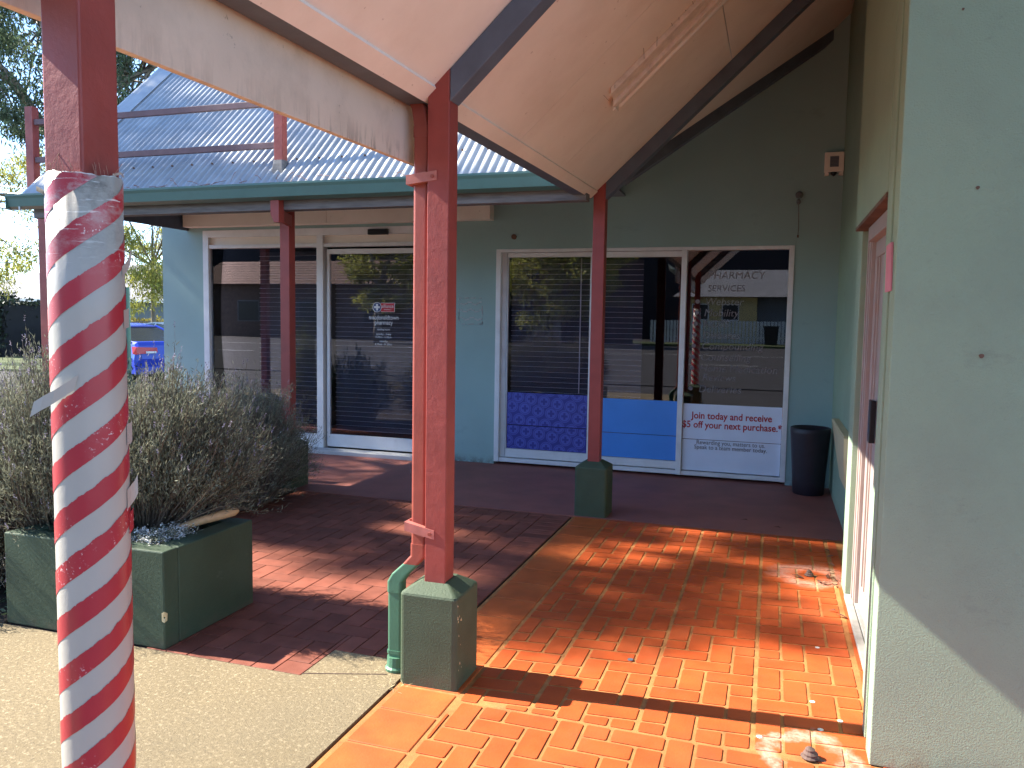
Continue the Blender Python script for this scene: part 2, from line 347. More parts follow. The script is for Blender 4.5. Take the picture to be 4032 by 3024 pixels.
# ---------------------------------------------------------------- ground, slabs and pavings
def sheet(name, x0, x1, y0, y1, z, m, label, depth=0.05):
    o = MB().box(x0, x1, y0, y1, z-depth, z).build(name, m); return tag(o, label, kind='structure')
g = MB().add([(-400,-300,-0.12),(300,-300,-0.12),(300,400,-0.12),(-400,400,-0.12)], [(0,1,2,3)]).build('ground', M['asphalt'])
tag(g, 'dark asphalt ground of the car park stretching away beyond the shops', kind='structure')

def clip(poly, x0, x1, y0, y1):
    for ax, val, keep in ((0,x0,1),(0,x1,-1),(1,y0,1),(1,y1,-1)):
        out = []
        for i, p in enumerate(poly):
            q = poly[(i+1) % len(poly)]; a = keep*(p[ax]-val); b = keep*(q[ax]-val)
            if a >= 0: out.append(p)
            if (a >= 0) != (b >= 0):
                t = a/(a-b); out.append((p[0]+(q[0]-p[0])*t, p[1]+(q[1]-p[1])*t))
        poly = out
        if len(poly) < 3: return []
    return poly
def thin(p): return min(max(q[0] for q in p)-min(q[0] for q in p), max(q[1] for q in p)-min(q[1] for q in p)) < 0.028
def area(p): return abs(sum(p[i][0]*p[(i+1)%len(p)][1]-p[(i+1)%len(p)][0]*p[i][1] for i in range(len(p))))/2
piece_cache = {}
def piece(name, poly, m, parent, ztop=0.0, r=0.006, cham=0.0018, h=0.006, tilt=0.0):
    cx = sum(p[0] for p in poly)/len(poly); cy = sum(p[1] for p in poly)/len(poly)
    key = (name,) + tuple(round(c, 3) for p in poly for c in (p[0]-cx, p[1]-cy))
    me = piece_cache.get(key)
    if me is None:
        out = []
        n = len(poly)
        for i in range(n):
            p = Vector((poly[i][0]-cx, poly[i][1]-cy)); a = Vector((poly[i-1][0]-cx, poly[i-1][1]-cy)); b = Vector((poly[(i+1)%n][0]-cx, poly[(i+1)%n][1]-cy))
            la, lb = (a-p).length, (b-p).length
            out.append(p+(a-p)*min(0.4, r/max(la, 1e-4))); out.append(p+(b-p)*min(0.4, r/max(lb, 1e-4)))
        R = max(p.length for p in out); s = 1-cham/R*1.3
        rings = [[(p.x, p.y, -h) for p in out], [(p.x, p.y, -cham*0.6) for p in out], [(p.x*s, p.y*s, 0) for p in out]]
        b = MB().loft(rings, cap=False); b.f.append(tuple(range(2*len(out), 3*len(out))))
        o = b.build(name, m, parent); piece_cache[key] = o.data
    else:
        o = bpy.data.objects.new(name, me); COL.objects.link(o); o.parent = parent
    o.location = (cx, cy, ztop)
    if tilt: o.rotation_euler = (random.uniform(-tilt, tilt), random.uniform(-tilt, tilt), random.uniform(-0.004, 0.004))
    return o

U = 0.1102; JN = 0.0150
# covered walkway: grout bed with stencilled herringbone bricks and a border of big square tiles
walk = sheet('walkway_floor', 0.0, 2.12, -0.067, 3.235, -0.004, M['grout'], 'orange stencilled herringbone floor of the covered walkway with cream joints')
seams = [0.302, 0.6127, 1.052, 1.4928, 1.9336]
def herring(cells, name, m, parent, xw, yw, seamlist, mirror=False):
    pass
for si in range(4):
    xs, xe = seams[si]+0.011, seams[si+1]-0.011
    for k in range(-6, 31):
        for i in range(-8, 9):
            s = (i+k) % 4
            x = 1.0545+U*i; y = 0.245+U*k
            if s == 0: poly = (x, x+2*U, y, y+U)
            elif s == 2: poly = (x, x+U, y, y+2*U)
            else: continue
            a, b, c, d = poly; a += JN/2; b -= JN/2; c += JN/2; d -= JN/2
            sh = lambda X: 0.085*(X-1.05)
            q = [(a, c+sh(a)), (b, c+sh(b)), (b, d+sh(b)), (a, d+sh(a))]
            q = clip(q, xs, xe, -0.056, 3.225)
            if len(q) < 3 or area(q) < 0.0006 or (thin(q) and q[0][0] > 0.34): continue
            piece('brick', q, M['tile'], walk)
# narrow strip along the shop wall
yy = -0.05
while yy < 3.2:
    ln = random.choice((0.21, 0.33, 0.45)); 
    q = clip([(1.952, yy), (2.005, yy), (2.005, yy+ln), (1.952, yy+ln)], 1.9, 2.1, -0.05, 3.2)
    if q: piece('brick', q, M['tile'], walk)
    yy += ln+0.012
yb = [-0.008, 0.31, 0.60, 0.893, 1.184, 1.474, 1.765, 2.056, 2.347, 2.638, 2.93, 3.228]
for a, b in zip(yb, yb[1:]):
    piece('border_tile', [(0.022, a+0.005), (0.291, a+0.004), (0.291, b-0.005), (0.022, b-0.006)], M['bigtile'], walk, cham=0.004)
# apron in front of the shop corner, its own stencil laid the other way round
apron = sheet('apron_floor', 0.0, 4.4, -2.6, -0.0671, -0.0042, M['grout'], 'orange stencilled herringbone floor in front of the mint corner wall')
U2 = 0.1075
for k in range(0, 17):
    for i in range(-5, 22):
        s = (i+k) % 4      # rows run towards the camera: 0 upper of a vertical pair, 1 lower, 2-3 a horizontal pair
        x = 0.752+U2*i; y = -0.067-U2*k
        if s == 2: a, b, c, d = x, x+2*U2, y-U2, y
        elif s == 0: a, b, c, d = x, x+U2, y-2*U2, y
        elif s == 1 and k == 0: a, b, c, d = x, x+U2, y-U2, y
        else: continue
        q = [(a+JN/2, c+JN/2), (b-JN/2, c+JN/2), (b-JN/2, d-JN/2), (a+JN/2, d-JN/2)]
        q = clip(q, 0.304, 2.75 if k < 8 else 2.1, -1.75, -0.077)
        if len(q) < 3 or area(q) < 0.0006 or (thin(q) and q[0][0] > 0.34): continue
        piece('brick', q, M['tile'], apron)
yb = [-0.016, -0.229, -0.503, -0.78, -1.055, -1.33, -1.61, -1.885, -2.16, -2.44]
for b, a in zip(yb, yb[1:]):
    piece('border_tile', [(0.022, a+0.006), (0.284, a+0.006), (0.284, b-0.007), (0.022, b-0.006)], M['bigtile'], apron, cham=0.004)
# exposed aggregate concrete footpath, two slabs with a joint
conc = MB()
conc.box(-9, -0.016, -4.4, -0.082, -0.1, -0.001).box(-0.447, -0.016, -0.0815, 0.212, -0.1, -0.0012)
conc = conc.build('concrete_path', M['concrete']); tag(conc, 'sunlit exposed aggregate concrete path left of the orange tiles', kind='structure')
# a sloping joint cut across the small slab
j = MB().hexa([(-0.45,-0.066,-0.003),(-0.09,0.055,-0.003),(-0.09,0.061,-0.003),(-0.45,-0.060,-0.003),(-0.45,-0.066,0.0005),(-0.09,0.055,0.0005),(-0.09,0.061,0.0005),(-0.45,-0.060,0.0005)])
j.build('control_joint', M['paver_joint'], conc)
# brown clay pavers
pav = sheet('paver_courtyard', -4.6, -0.012, -0.0805, 3.215, -0.007, M['paver_joint'], 'brown herringbone clay pavers between planter and walkway')
UP = 0.119; JP = 0.005
k0 = 0
for k in range(0, 29):
    for i in range(-20, 1):
        s = (i-k) % 4
        x = -0.238+UP*i-UP; y = -0.0805+UP*k
        # phase from the photograph: a horizontal paver starts at x=-1.428, y=1.504
        ii = i+9; kk = k-13
        s = (ii-kk) % 4
        if s == 0: a, b, c, d = x, x+2*UP, y, y+UP
        elif s == 2: a, b, c, d = x, x+UP, y-UP, y+UP
        else: continue
        q = clip([(a+JP/2, c+JP/2), (b-JP/2, c+JP/2), (b-JP/2, d-JP/2), (a+JP/2, d-JP/2)], -2.62, -0.242, -0.078, 3.21)
        if len(q) < 3 or area(q) < 0.001: continue
        if q[0][0] < -1.2 and q[0][1] < 0.5 and max(p[0] for p in q) < -1.22: continue      # under the planter
        parts_ = [q]
        if max(p[0] for p in q) > -0.455 and min(p[1] for p in q) < 0.215:
            parts_ = [clip(q, -2.6, -0.452, -0.078, 3.21)] if max(p[1] for p in q) < 0.22 else ([clip(q, -0.45, -0.242, 0.217, 3.21), clip(q, -2.6, -0.452, -0.078, 3.21)])
        for q in parts_:
            if len(q) < 3 or area(q) < 0.0006: continue
            piece('paver', q, M['paver'], pav, ztop=-0.0005, r=0.003, cham=0.002, tilt=0.004)
yy = 0.217
while yy < 3.2:
    piece('paver', [(-0.236, yy+0.002), (-0.016, yy+0.002), (-0.016, min(yy+UP*1.0, 3.21)-0.002), (-0.236, min(yy+UP, 3.21)-0.002)], M['paver'], pav, ztop=-0.0005, r=0.003, cham=0.003, tilt=0.003)
    yy += UP
ver = MB().box(-9, 2.12, 3.2352, 5.4, -0.1, 0.001).build('verandah_floor', M['verandah'])
tag(ver, 'smooth dull red painted floor under the pharmacy verandah', kind='structure')
bed = MB().box(-7.0, -2.215, -0.081, 0.95, -0.1, 0.01).box(-7.0, -2.63, 0.95, 3.2, -0.1, 0.02).build('garden_bed', M['soil'])
tag(bed, 'dark soil of the garden bed behind the planter', kind='structure')
lw = MB().box(-60, -9.5, 14.6, 60, -0.118, -0.05).build('lawn', M['lawn']); tag(lw, 'dull grass strip beyond the parked cars', kind='structure')

# ---------------------------------------------------------------- pharmacy building
YW = 5.2536
ph = thing('pharmacy_building', 'teal rendered pharmacy shopfront with white framed windows behind the walkway', 'building')
wall = MB()
x0, x1 = -5.91, 2.10
def wallpiece(a, b, c, d): wall.box(a, b, YW, YW+0.2, c, d)
wallpiece(x0, -5.282, 0, 3.0); wallpiece(-5.282, -2.0, 2.655, 3.0); wallpiece(-2.0, -1.4077, 0, 3.0)
wallpiece(-1.4077, 1.6805, 2.3777, 3.0); wallpiece(1.6805, x1, 0, 3.0); wallpiece(x0, x1, 3.0, 4.75)
wall.box(x0, x0+0.2, YW+0.2, 11.0, 0, 4.75); wall.box(x0, 2.1, 11.0, 11.2, 0, 4.75)
wall.build('wall', M['teal'], ph)
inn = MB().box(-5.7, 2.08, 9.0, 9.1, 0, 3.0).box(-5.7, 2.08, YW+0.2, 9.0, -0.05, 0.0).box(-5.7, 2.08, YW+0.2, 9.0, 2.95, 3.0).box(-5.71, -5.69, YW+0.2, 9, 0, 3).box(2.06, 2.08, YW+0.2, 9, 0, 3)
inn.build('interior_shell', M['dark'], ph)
# right-hand window of three panels
win = MB()
yf0, yf1 = YW-0.012, YW+0.09
win.box(-1.4077, -1.352, yf0, yf1, 0.03, 2.3777).box(1.632, 1.6805, yf0, yf1, 0.03, 2.3777).box(-1.352, 1.632, yf0, yf1, 2.342, 2.3777)
win.box(0.597, 0.652, yf0-0.003, yf1, 0.03, 2.342)
win.box(-1.352, 0.597, YW+0.0, yf1, 0.03, 0.075).box(0.652, 1.632, YW, yf1, 0.03, 0.072)
o = win.build('window_frame', M['alu'], ph, bevel=0.003)
sash = MB().box(-1.285, -1.275, YW+0.02, YW+0.06, 0.085, 2.338)
sash.box(-1.352, -1.30, YW+0.05, YW+0.10, 0.08, 2.34)
sash.box(-0.358, -0.318, YW+0.02, YW+0.06, 0.085, 2.338).box(-0.318, -0.27, YW+0.005, YW+0.05, 0.085, 2.338)
sash.box(-1.275, -0.358, YW+0.02, YW+0.06, 2.29, 2.338).box(-1.275, -0.358, YW+0.02, YW+0.06, 0.085, 0.18)
sash.box(-0.27, 0.597, YW+0.005, YW+0.05, 2.28, 2.338).box(-0.27, 0.597, YW+0.005, YW+0.05, 0.085, 0.165)
sash.build('sash', M['alu'], ph, bevel=0.002)
def pane(a, b, c, d, y): return MB().box(a, b, y, y+0.006, c, d).build('pane', M['glass'], ph)
p1 = pane(-1.275, -0.358, 0.18, 2.29, YW+0.035); p2 = pane(-0.27, 0.597, 0.165, 2.28, YW+0.025); p3 = pane(0.652, 1.632, 0.072, 2.342, YW+0.03)
def blind(a, b, c, d, y):
    fl = MB(); lit_edge = MB(); z = d
    while z > c+0.03:
        dz = random.uniform(-0.0015, 0.0015)
        fl.hexa([(a,y+0.012,z-0.052+dz),(b,y+0.012,z-0.052-dz),(b,y+0.014,z-0.052-dz),(a,y+0.014,z-0.052+dz),(a,y+0.03,z-0.002),(b,y+0.03,z-0.002),(b,y+0.032,z-0.002),(a,y+0.032,z-0.002)])
        lit_edge.hexa([(a,y+0.004,z-0.056+dz),(b,y+0.004,z-0.056-dz),(b,y+0.013,z-0.056-dz),(a,y+0.013,z-0.056+dz),(a,y+0.002,z-0.0525+dz),(b,y+0.002,z-0.0525-dz),(b,y+0.011,z-0.0525-dz),(a,y+0.011,z-0.0525+dz)])  # pale strip painting the lit edge of each dark slat
        z -= 0.0565
    s = fl.build('blind', M['slat'], ph, kind='stuff'); lit_edge.build('slat_lit_edges', M['litedge_cord'], s, kind='stuff')
blind(-1.27, -0.36, 0.82, 2.28, YW+0.13); blind(-0.27, 0.19, 0.82, 2.27, YW+0.13)
MB().box(-0.485, -0.475, YW+0.12, YW+0.13, 0.82, 2.28).build('blind_cord', M['litedge_cord'], ph)
# posters in the lower panes
def poster(a, b, c, d, zs, m, y):
    MB().box(a, b, y, y+0.004, zs+0.003, d).build('poster', m, ph); return MB().box(a, b, y+0.002, y+0.006, c, zs-0.003).build('poster', m, ph)
yg = YW+0.018
poster(-1.270, -0.362, 0.184, 0.81, 0.447, M['paneldark'], yg+0.012)
poster(-0.262, 0.592, 0.170, 0.793, 0.427, M['panelblue'], yg+0.002)
pw = poster(0.657, 1.628, 0.082, 0.775, 0.407, M['panelwhite'], yg+0.007)
# rings and crosses printed on the indigo poster
def annulus(b, cx, cz, r0, r1, y, n=20):
    vs = []; fs = []
    for k in range(n):
        a = 2*math.pi*k/n; vs += [(cx+r0*math.cos(a), y, cz+r0*math.sin(a)), (cx+r1*math.cos(a), y, cz+r1*math.sin(a))]
    for k in range(n): fs.append((2*k, 2*k+1, (2*k+3) % (2*n), (2*k+2) % (2*n)))
    b.add(vs, fs)
disc = MB(); gap = MB(); core = MB(); cross = MB()
def flat(bb, poly, y, zs=(0.187, 0.808)):
    q = clip(poly, -1.268, -0.364, *zs)
    if len(q) > 2: bb.add([(px, y, pz) for px, pz in q], [tuple(range(len(q)))])
for r_ in range(-1, 7):
    for i in range(-1, 9):
        cx = -1.262+0.150*i+(0.075 if r_ % 2 else 0.0)-0.008*r_; cz = 0.205+0.128*r_-0.022*i+0.07
        def dk(rad): return [(cx+rad*math.cos(2*math.pi*q/22), cz+rad*math.sin(2*math.pi*q/22)) for q in range(22)]
        for zs in ((0.187, 0.441), (0.453, 0.808)):
            flat(disc, dk(0.070), yg+0.0116, zs); flat(gap, dk(0.061), yg+0.0112, zs); flat(core, dk(0.055), yg+0.0108, zs)
            for sx, sz in ((0.012, 0.036), (0.036, 0.012)): flat(cross, [(cx-sx, cz-sz), (cx+sx, cz-sz), (cx+sx, cz+sz), (cx-sx, cz+sz)], yg+0.0104-0.0002*(sx > 0.02), zs)
rp = disc.build('printed_rings', M['panelring'], ph, kind='stuff'); gap.build('printed_gaps', M['paneldark'], rp, kind='stuff'); core.build('printed_discs', M['panelring'], rp, kind='stuff'); cross.build('printed_crosses', M['paneldark'], rp, kind='stuff')
yt = yg+0.0058
text('Join today and receive', 1.14, 0.625, 0.098, M['textred'], ph, yt, sx=0.90, bold=0.002)
text('$5 off your next purchase.*', 1.14, 0.530, 0.098, M['textred'], ph, yt, sx=0.90, bold=0.002)
text('Rewarding you, matters to us.', 1.14, 0.360, 0.062, M['textgrey'], ph, yt, sx=0.9)
text('Speak to a team member today.', 1.14, 0.310, 0.062, M['textgrey'], ph, yt, sx=0.9)
# faded hand lettering on the right pane
ych = YW+0.026
text('PHARMACY', 0.86, 2.055, 0.105, M['chalk'], ph, ych, 'LEFT', shear=0.1, sx=1.0)
text('SERVICES', 0.86, 1.93, 0.09, M['chalk'], ph, ych, 'LEFT', shear=0.1)
for i, t in enumerate(('Webster', 'Mobility', 'NDSS', 'Diabetes', 'Compounding', 'Counselling', 'Home Medication', 'Deliveries')):
    z = 1.79-0.113*i-(0.10 if t == 'Deliveries' else 0)
    text(t, 0.835-0.005*i, z, 0.105, M['chalk'], ph, ych, 'LEFT', shear=0.18)
    ringo = MB().loft([[(0.765-0.006*i+0.022*math.cos(a), ych-0.001+dy, z+0.035+0.022*math.sin(a)) for a in [2*math.pi*q/14 for q in range(14)]] for dy in (0, 0.0012)])
    ringo.build('painted_dot', M['chalk'], ph)
text('Reviews', 0.835, 1.02, 0.10, M['chalk'], ph, ych, 'LEFT', shear=0.18)
# left shopfront with the sliding door
fr = MB()
fr.box(-5.282, -5.20, yf0, yf1, 0.02, 2.655).box(-2.06, -2.0, yf0, yf1, 0.02, 2.655).box(-5.20, -2.06, yf0, yf1, 2.57, 2.655)
fr.box(-5.20, -2.06, YW-0.004, yf1, 2.435, 2.478).box(-3.66, -3.575, yf0-0.004, yf1, 0.02, 2.57)
fr.box(-5.20, -3.66, YW+0.005, yf1, 0.02, 0.20)
fr.build('door_frame', M['alu'], ph, bevel=0.003)
dl = MB().box(-3.545, -3.507, YW+0.02, YW+0.06, 0.06, 2.41).box(-3.507, -2.10, YW+0.02, YW+0.06, 2.352, 2.41).box(-3.507, -2.10, YW+0.02, YW+0.06, 0.06, 0.21).box(-2.10, -2.06, YW+0.02, YW+0.06, 0.06, 2.41)
dl.build('sliding_door', M['alu'], ph, bevel=0.002)
MB().box(-5.2, -3.66, YW+0.03, YW+0.05, 2.478, 2.57).box(-3.575, -2.06, YW+0.03, YW+0.05, 2.478, 2.57).build('transom_panel', M['cream'], ph)
pane(-5.20, -3.66, 0.20, 2.435, YW+0.035); pd = pane(-3.507, -2.10, 0.21, 2.352, YW+0.035)
blind(-4.57, -3.68, 0.22, 2.40, YW+0.14); blind(-3.50, -2.10, 0.22, 2.34, YW+0.14)
MB().box(-2.964, -2.712, YW-0.06, YW-0.013, 2.56, 2.625).build('motion_sensor', M['black'], ph, bevel=0.008)
MB().box(-5.0, -2.0, YW-0.20, YW, 0.0, 0.045).build('door_sill', mat('sill_concrete', (0.5, 0.5, 0.5), 0.8, 0.1), ph, bevel=0.005)
# logo and opening hours on the door glass
yl = YW+0.0335
c = MB(); c.loft([[(-2.885+0.052*math.cos(a), yl-0.001+d, 1.733+0.052*math.sin(a)) for a in [2*math.pi*q/24 for q in range(24)]] for d in (0, 0.001)]); c.build('logo_disc', M['navy'], ph)
rr = MB(); annulus(rr, -2.885, 1.733, 0.052, 0.058, yl-0.0012, 28); rr.box(-2.898, -2.872, yl-0.003, yl-0.0015, 1.695, 1.771).box(-2.923, -2.847, yl-0.0032, yl-0.0013, 1.721, 1.746); rr.build('logo_cross', M['textwhite'], ph)
MB().box(-2.835, -2.662, yl-0.0005, yl+0.0008, 1.682, 1.780).build('logo_panel', M['signred'], ph)
b = MB(); b.box(-2.835, -2.658, yl-0.002, yl, 1.780, 1.784).box(-2.835, -2.658, yl-0.002, yl, 1.678, 1.682).box(-2.662, -2.658, yl-0.002, yl, 1.682, 1.780); b.build('logo_border', M['textwhite'], ph)
text('alliance', -2.748, 1.728, 0.056, M['textwhite'], ph, yl-0.0015, sx=0.92)
text('PHARMACY', -2.748, 1.700, 0.018, M['textwhite'], ph, yl-0.0015)
text('macdonaldtown', -2.80, 1.590, 0.075, M['textwhite'], ph, yl-0.001, sx=0.80)
text('pharmacy', -2.80, 1.532, 0.075, M['textwhite'], ph, yl-0.001, sx=0.80)
for i, (t, z) in enumerate((('trading hours', 1.466), ('monday - friday', 1.412), ('8.30am - 5.30pm', 1.377), ('saturday', 1.328), ('8.30am - 11.30am', 1.292))):
    text(t, -2.80, z, 0.034, M['textwhite'], ph, yl-0.001, sx=0.9)
# cream bulkhead over the shopfront, paint patch, small fixings
sg = MB().box(-5.47, -3.452, YW-0.14, YW-0.003, 2.69, 2.93).box(-3.448, -1.443, YW-0.14, YW-0.003, 2.69, 2.93); sg.build('bulkhead_panel', M['cream'], ph, bevel=0.003)
pt = MB()
pm = mat('scraped_paint', (0.42, 0.42, 0.42), 0.8, 0.3, 20)
for q in range(46):
    t = rng.random(); e = q % 4; l = 0.012+0.02*rng.random(); h = 0.006+0.006*rng.random()
    x, z = (( -1.85+0.28*t, 1.84), (-1.85+0.28*t, 1.55), (-1.572, 1.55+0.29*t), (-1.85, 1.55+0.29*t))[e]
    if e < 2: pt.box(x, x+l, YW-0.003, YW+0.001, z, z+h)
    else: pt.box(x, x+h, YW-0.003, YW+0.001, z, z+l)
for zz in (1.78, 1.70, 1.61):
    for q in range(9): pt.box(-1.83+0.028*q, -1.80+0.028*q, YW-0.003, YW+0.001, zz+0.015*math.sin(q*1.3+zz*9), zz+0.012+0.015*math.sin(q*1.3+zz*9))
pt.build('scraped_patch', pm, ph, kind='stuff')
MB().loft([[(-1.207+0.028*math.cos(a), YW-0.02+d, 2.51+0.028*math.sin(a)) for a in [2*math.pi*q/14 for q in range(14)]] for d in (0, 0.021)]).build('round_fixing', M['rust'], ph)

# ---------------------------------------------------------------- pharmacy verandah roof
SL = 0.93
vr = thing('verandah_roof', 'corrugated iron verandah roof with green gutter along the pharmacy front', 'roof')
def rz(y): return 2.735+SL*(y-2.96)
sheets = []
xl = -5.42; k = 0
while xl < -0.03:
    xr = min(xl+0.76, -0.03); n = int((xr-xl)/0.076*8); v = []; f = []
    dz = 0.002*(k % 2); ys = [2.94, 3.6, 4.3, 5.0, 5.8, 6.7]
    for y in ys:
        for i in range(n+1):
            x = xl+(xr-xl+0.01)*i/n; hh = 0.0105*math.sin(2*math.pi*(x+5.42)/0.076)
            v.append((x, y-hh*SL*0.7, rz(y)+dz+hh*0.73))
    for a in range(len(ys)-1):
        for i in range(n): f.append((a*(n+1)+i, a*(n+1)+i+1, (a+1)*(n+1)+i+1, (a+1)*(n+1)+i))
    MB().add(v, f).build('roof_sheet', M['galv'], vr, smooth=True); xl = xr; k += 1
MB().add([(-0.03,2.86,rz(2.86)),(2.2,5.12,rz(5.12)),(2.2,6.7,rz(6.7)),(-0.03,6.7,rz(6.7))], [(0,1,2,3)]).build('roof_sheet', M['galv'], vr)
sc_ = MB()
for y in (3.25, 4.1, 4.95, 5.8):
    for i in range(24):
        x = -5.37+0.228*i+0.019
        if x < -0.1: sc_.loft([circ(x, y-0.01, 0.012, rz(y)+0.006, 6), circ(x, y-0.014, 0.009, rz(y)+0.02, 6)])
sc_.build('roof_screws', M['rust'], vr, kind='stuff')
# folded flashing along the left verge, with a rolled top
vf = MB(); prof = [(-5.56,-0.10),(-5.56,0.025),(-5.53,0.05),(-5.49,0.055),(-5.45,0.04),(-5.30,0.018),(-5.30,0.012),(-5.46,0.028),(-5.54,0.01),(-5.545,-0.10)]
vf.loft([[(x, y, rz(y)+z) for x, z in prof] for y in (2.93, 6.7)]); vf.build('verge_flashing', M['galv'], vr)
gt = MB(); gp = [(2.955,-0.125),(2.90,-0.105),(2.885,-0.03),(2.872,-0.005),(2.872,0.012),(2.884,0.012),(2.895,-0.02),(2.912,-0.095),(2.96,-0.112),(2.975,0.0),(2.985,0.0),(2.985,-0.125)]
gt.loft([[(x, y+0.03, 2.745+z) for y, z in gp] for x in (-5.70, -0.035)]); gt.build('gutter', M['greengutter'], vr)
MB().box(-5.70, -5.695, 2.905, 3.012, 2.625, 2.755).build('gutter_end', M['greengutter'], vr)
MB().box(-5.53, 0.088, 3.07, 3.19, 2.545, 2.66).build('eave_beam', M['timber'], vr, bevel=0.004)
MB().box(-5.53, 0.0, 3.20, YW, 2.905, 2.93).build('added_lining', mat('added_lining_paint', (0.20, 0.22, 0.25), 0.7, 0.1), vr)  # unseen flat ceiling, added to keep the verandah dark
MB().hexa([(-5.53,3.19,2.66),(-5.50,3.19,2.66),(-5.50,YW,2.66),(-5.53,YW,2.66),(-5.53,3.19,2.93),(-5.50,3.19,2.93),(-5.50,YW,4.75),(-5.53,YW,4.75)]).build('gable_board', M['beam'], vr)
tw = MB()
for q in range(40):
    x = rng.uniform(-4.6, -1.2); y = 2.93+rng.uniform(0, 0.09); a = rng.uniform(0, math.pi); l = rng.uniform(0.04, 0.16)
    p = Vector((x, y, rz(y)+0.02)); tw.tube([p, p+Vector((math.cos(a)*l*0.6, 0.1*l, abs(math.sin(a))*l*0.5)), p+Vector((math.cos(a)*l, 0.1*l, abs(math.sin(a))*l*0.6))], 0.0025, 4)
tw = tw.build('gutter_twigs', M['twig']); tag(tw, 'dead twigs caught along the back of the green gutter', kind='stuff')

# ---------------------------------------------------------------- walkway roof
TL = 0.024
def soff(x, y): return 2.558+SL*(x-0.1)+TL*y
wr = thing('walkway_roof', 'cream lined sloping roof over the walkway with dark rafters', 'roof')
def slab(b, xa, xb, ya, yb_, lo, hi):
    b.hexa([(xa,ya,soff(xa,ya)+lo),(xb,ya,soff(xb,ya)+lo),(xb,yb_,soff(xb,yb_)+lo),(xa,yb_,soff(xa,yb_)+lo),
            (xa,ya,soff(xa,ya)+hi),(xb,ya,soff(xb,ya)+hi),(xb,yb_,soff(xb,yb_)+hi),(xa,yb_,soff(xa,yb_)+hi)])
for ya, yb_ in ((-3.6, -1.745), (-1.741, 0.115), (0.119, 1.25), (1.2545, 2.2), (2.204, 3.365)):
    top = 3.9 if yb_ < 0.2 else 2.1
    for xa, xb in ((0.118, 1.13), (1.1345, 2.0), (2.0045, top)) if top > 2.5 else ((0.118, 1.13), (1.1345, 2.09)):
        b = MB(); slab(b, xa, xb, ya, yb_, 0.0, 0.012); b.build('soffit_panel', M['cream'], wr)
def vy(x): return 3.19+1.07*x
b = MB(); P4 = [(0.135, 3.369), (0.169, 3.369), (2.09, vy(2.09)), (0.135, vy(0.135))]
tri = [(0.17, 3.369), (2.09, 3.369), (2.09, min(vy(2.09), 5.4))]
b.add([(x, y, soff(x, y)) for x, y in tri]+[(x, y, soff(x, y)+0.012) for x, y in tri], [(0,2,1),(3,4,5),(0,1,4,3),(1,2,5,4),(2,0,3,5)]); b.build('soffit_panel', M['cream'], wr)
b = MB()
def vb(x, d, h): y = vy(x)+d; return (x, y, soff(x, vy(x))+h)
b.hexa([vb(0.30,-0.02,-0.10), vb(2.08,-0.02,-0.10), vb(2.08,0.07,-0.10), vb(0.30,0.07,-0.10), vb(0.30,-0.02,0.02), vb(2.08,-0.02,0.02), vb(2.08,0.07,0.02), vb(0.30,0.07,0.02)]); b.build('valley_beam', M['beam'], wr, bevel=0.004)
for yr in (-1.765, 0.115, 3.365):
    b = MB(); slab(b, 0.1905, 2.08 if yr > 3 else 2.3 if yr > 0 else 3.9, yr-0.05, yr+0.05, -0.135, -0.002); b.build('rafter', M['beam'], wr, bevel=0.004)
b = MB(); b.hexa([(0.072,-3.6,soff(0.1,-3.6)-0.045),(0.128,-3.6,soff(0.1,-3.6)+0.006),(0.128,3.30,soff(0.1,3.3)+0.006),(0.072,3.30,soff(0.1,3.3)-0.045),
                  (0.060,-3.6,soff(0.1,-3.6)-0.02),(0.116,-3.6,soff(0.1,-3.6)+0.03),(0.116,3.30,soff(0.1,3.3)+0.03),(0.060,3.30,soff(0.1,3.3)-0.02)]); b.build('edge_strip', M['cream'], wr)
b = MB(); b.hexa([(-0.025,-3.6,2.515-0.03*1.0*3.6*0.8),(0.07,-3.6,2.515-0.03*3.6*0.8),(0.07,3.35,2.515+0.024*3.35),(-0.025,3.35,2.515+0.024*3.35),
                  (-0.025,-3.6,2.60-0.03*3.6*0.8),(0.07,-3.6,2.56-0.03*3.6*0.8),(0.07,3.35,2.56+0.024*3.35),(-0.025,3.35,2.60+0.024*3.35)]); b.build('edge_beam', M['beam'], wr, bevel=0.004)
b = MB(); b.hexa([(-0.055,-3.6,2.20),(-0.03,-3.6,2.20),(-0.03,0.243,2.283),(-0.055,0.243,2.283),(-0.055,-3.6,2.50),(-0.03,-3.6,2.50),(-0.03,0.243,2.58),(-0.055,0.243,2.58)]); b.build('fascia_board', M['fascia'], wr, bevel=0.002)
b = MB(); gq = [(0.0,0.0),(-0.11,0.0),(-0.125,0.10),(-0.118,0.10),(-0.105,0.008),(-0.01,0.008)]
b.loft([[(-0.058+x, y, 2.47+TL*y+z) for x, z in gq] for y in (-3.6, 0.24)]); b.build('eave_gutter', M['greengutter'], wr)
b = MB(); slab(b, 0.02, 3.95, -3.62, -0.02, 0.10, 0.106); slab(b, 0.02, 2.15, -0.02, 3.1, 0.10, 0.106); slab(b, 0.6, 2.15, 3.1, 3.9, 0.10, 0.106); slab(b, 1.3, 2.15, 3.9, 5.3, 0.10, 0.106); b.build('roof_sheeting', M['galv'], wr)
b = MB(); b.hexa([(0.10,-3.62,2.50),(3.95,-3.62,soff(3.95,-3.6)-0.05),(3.95,-3.60,soff(3.95,-3.6)-0.05),(0.10,-3.60,2.50),(0.10,-3.62,2.62),(3.95,-3.62,soff(3.95,-3.6)+0.11),(3.95,-3.60,soff(3.95,-3.6)+0.11),(0.10,-3.60,2.62)]); b.build('barge_board', M['fascia'], wr)

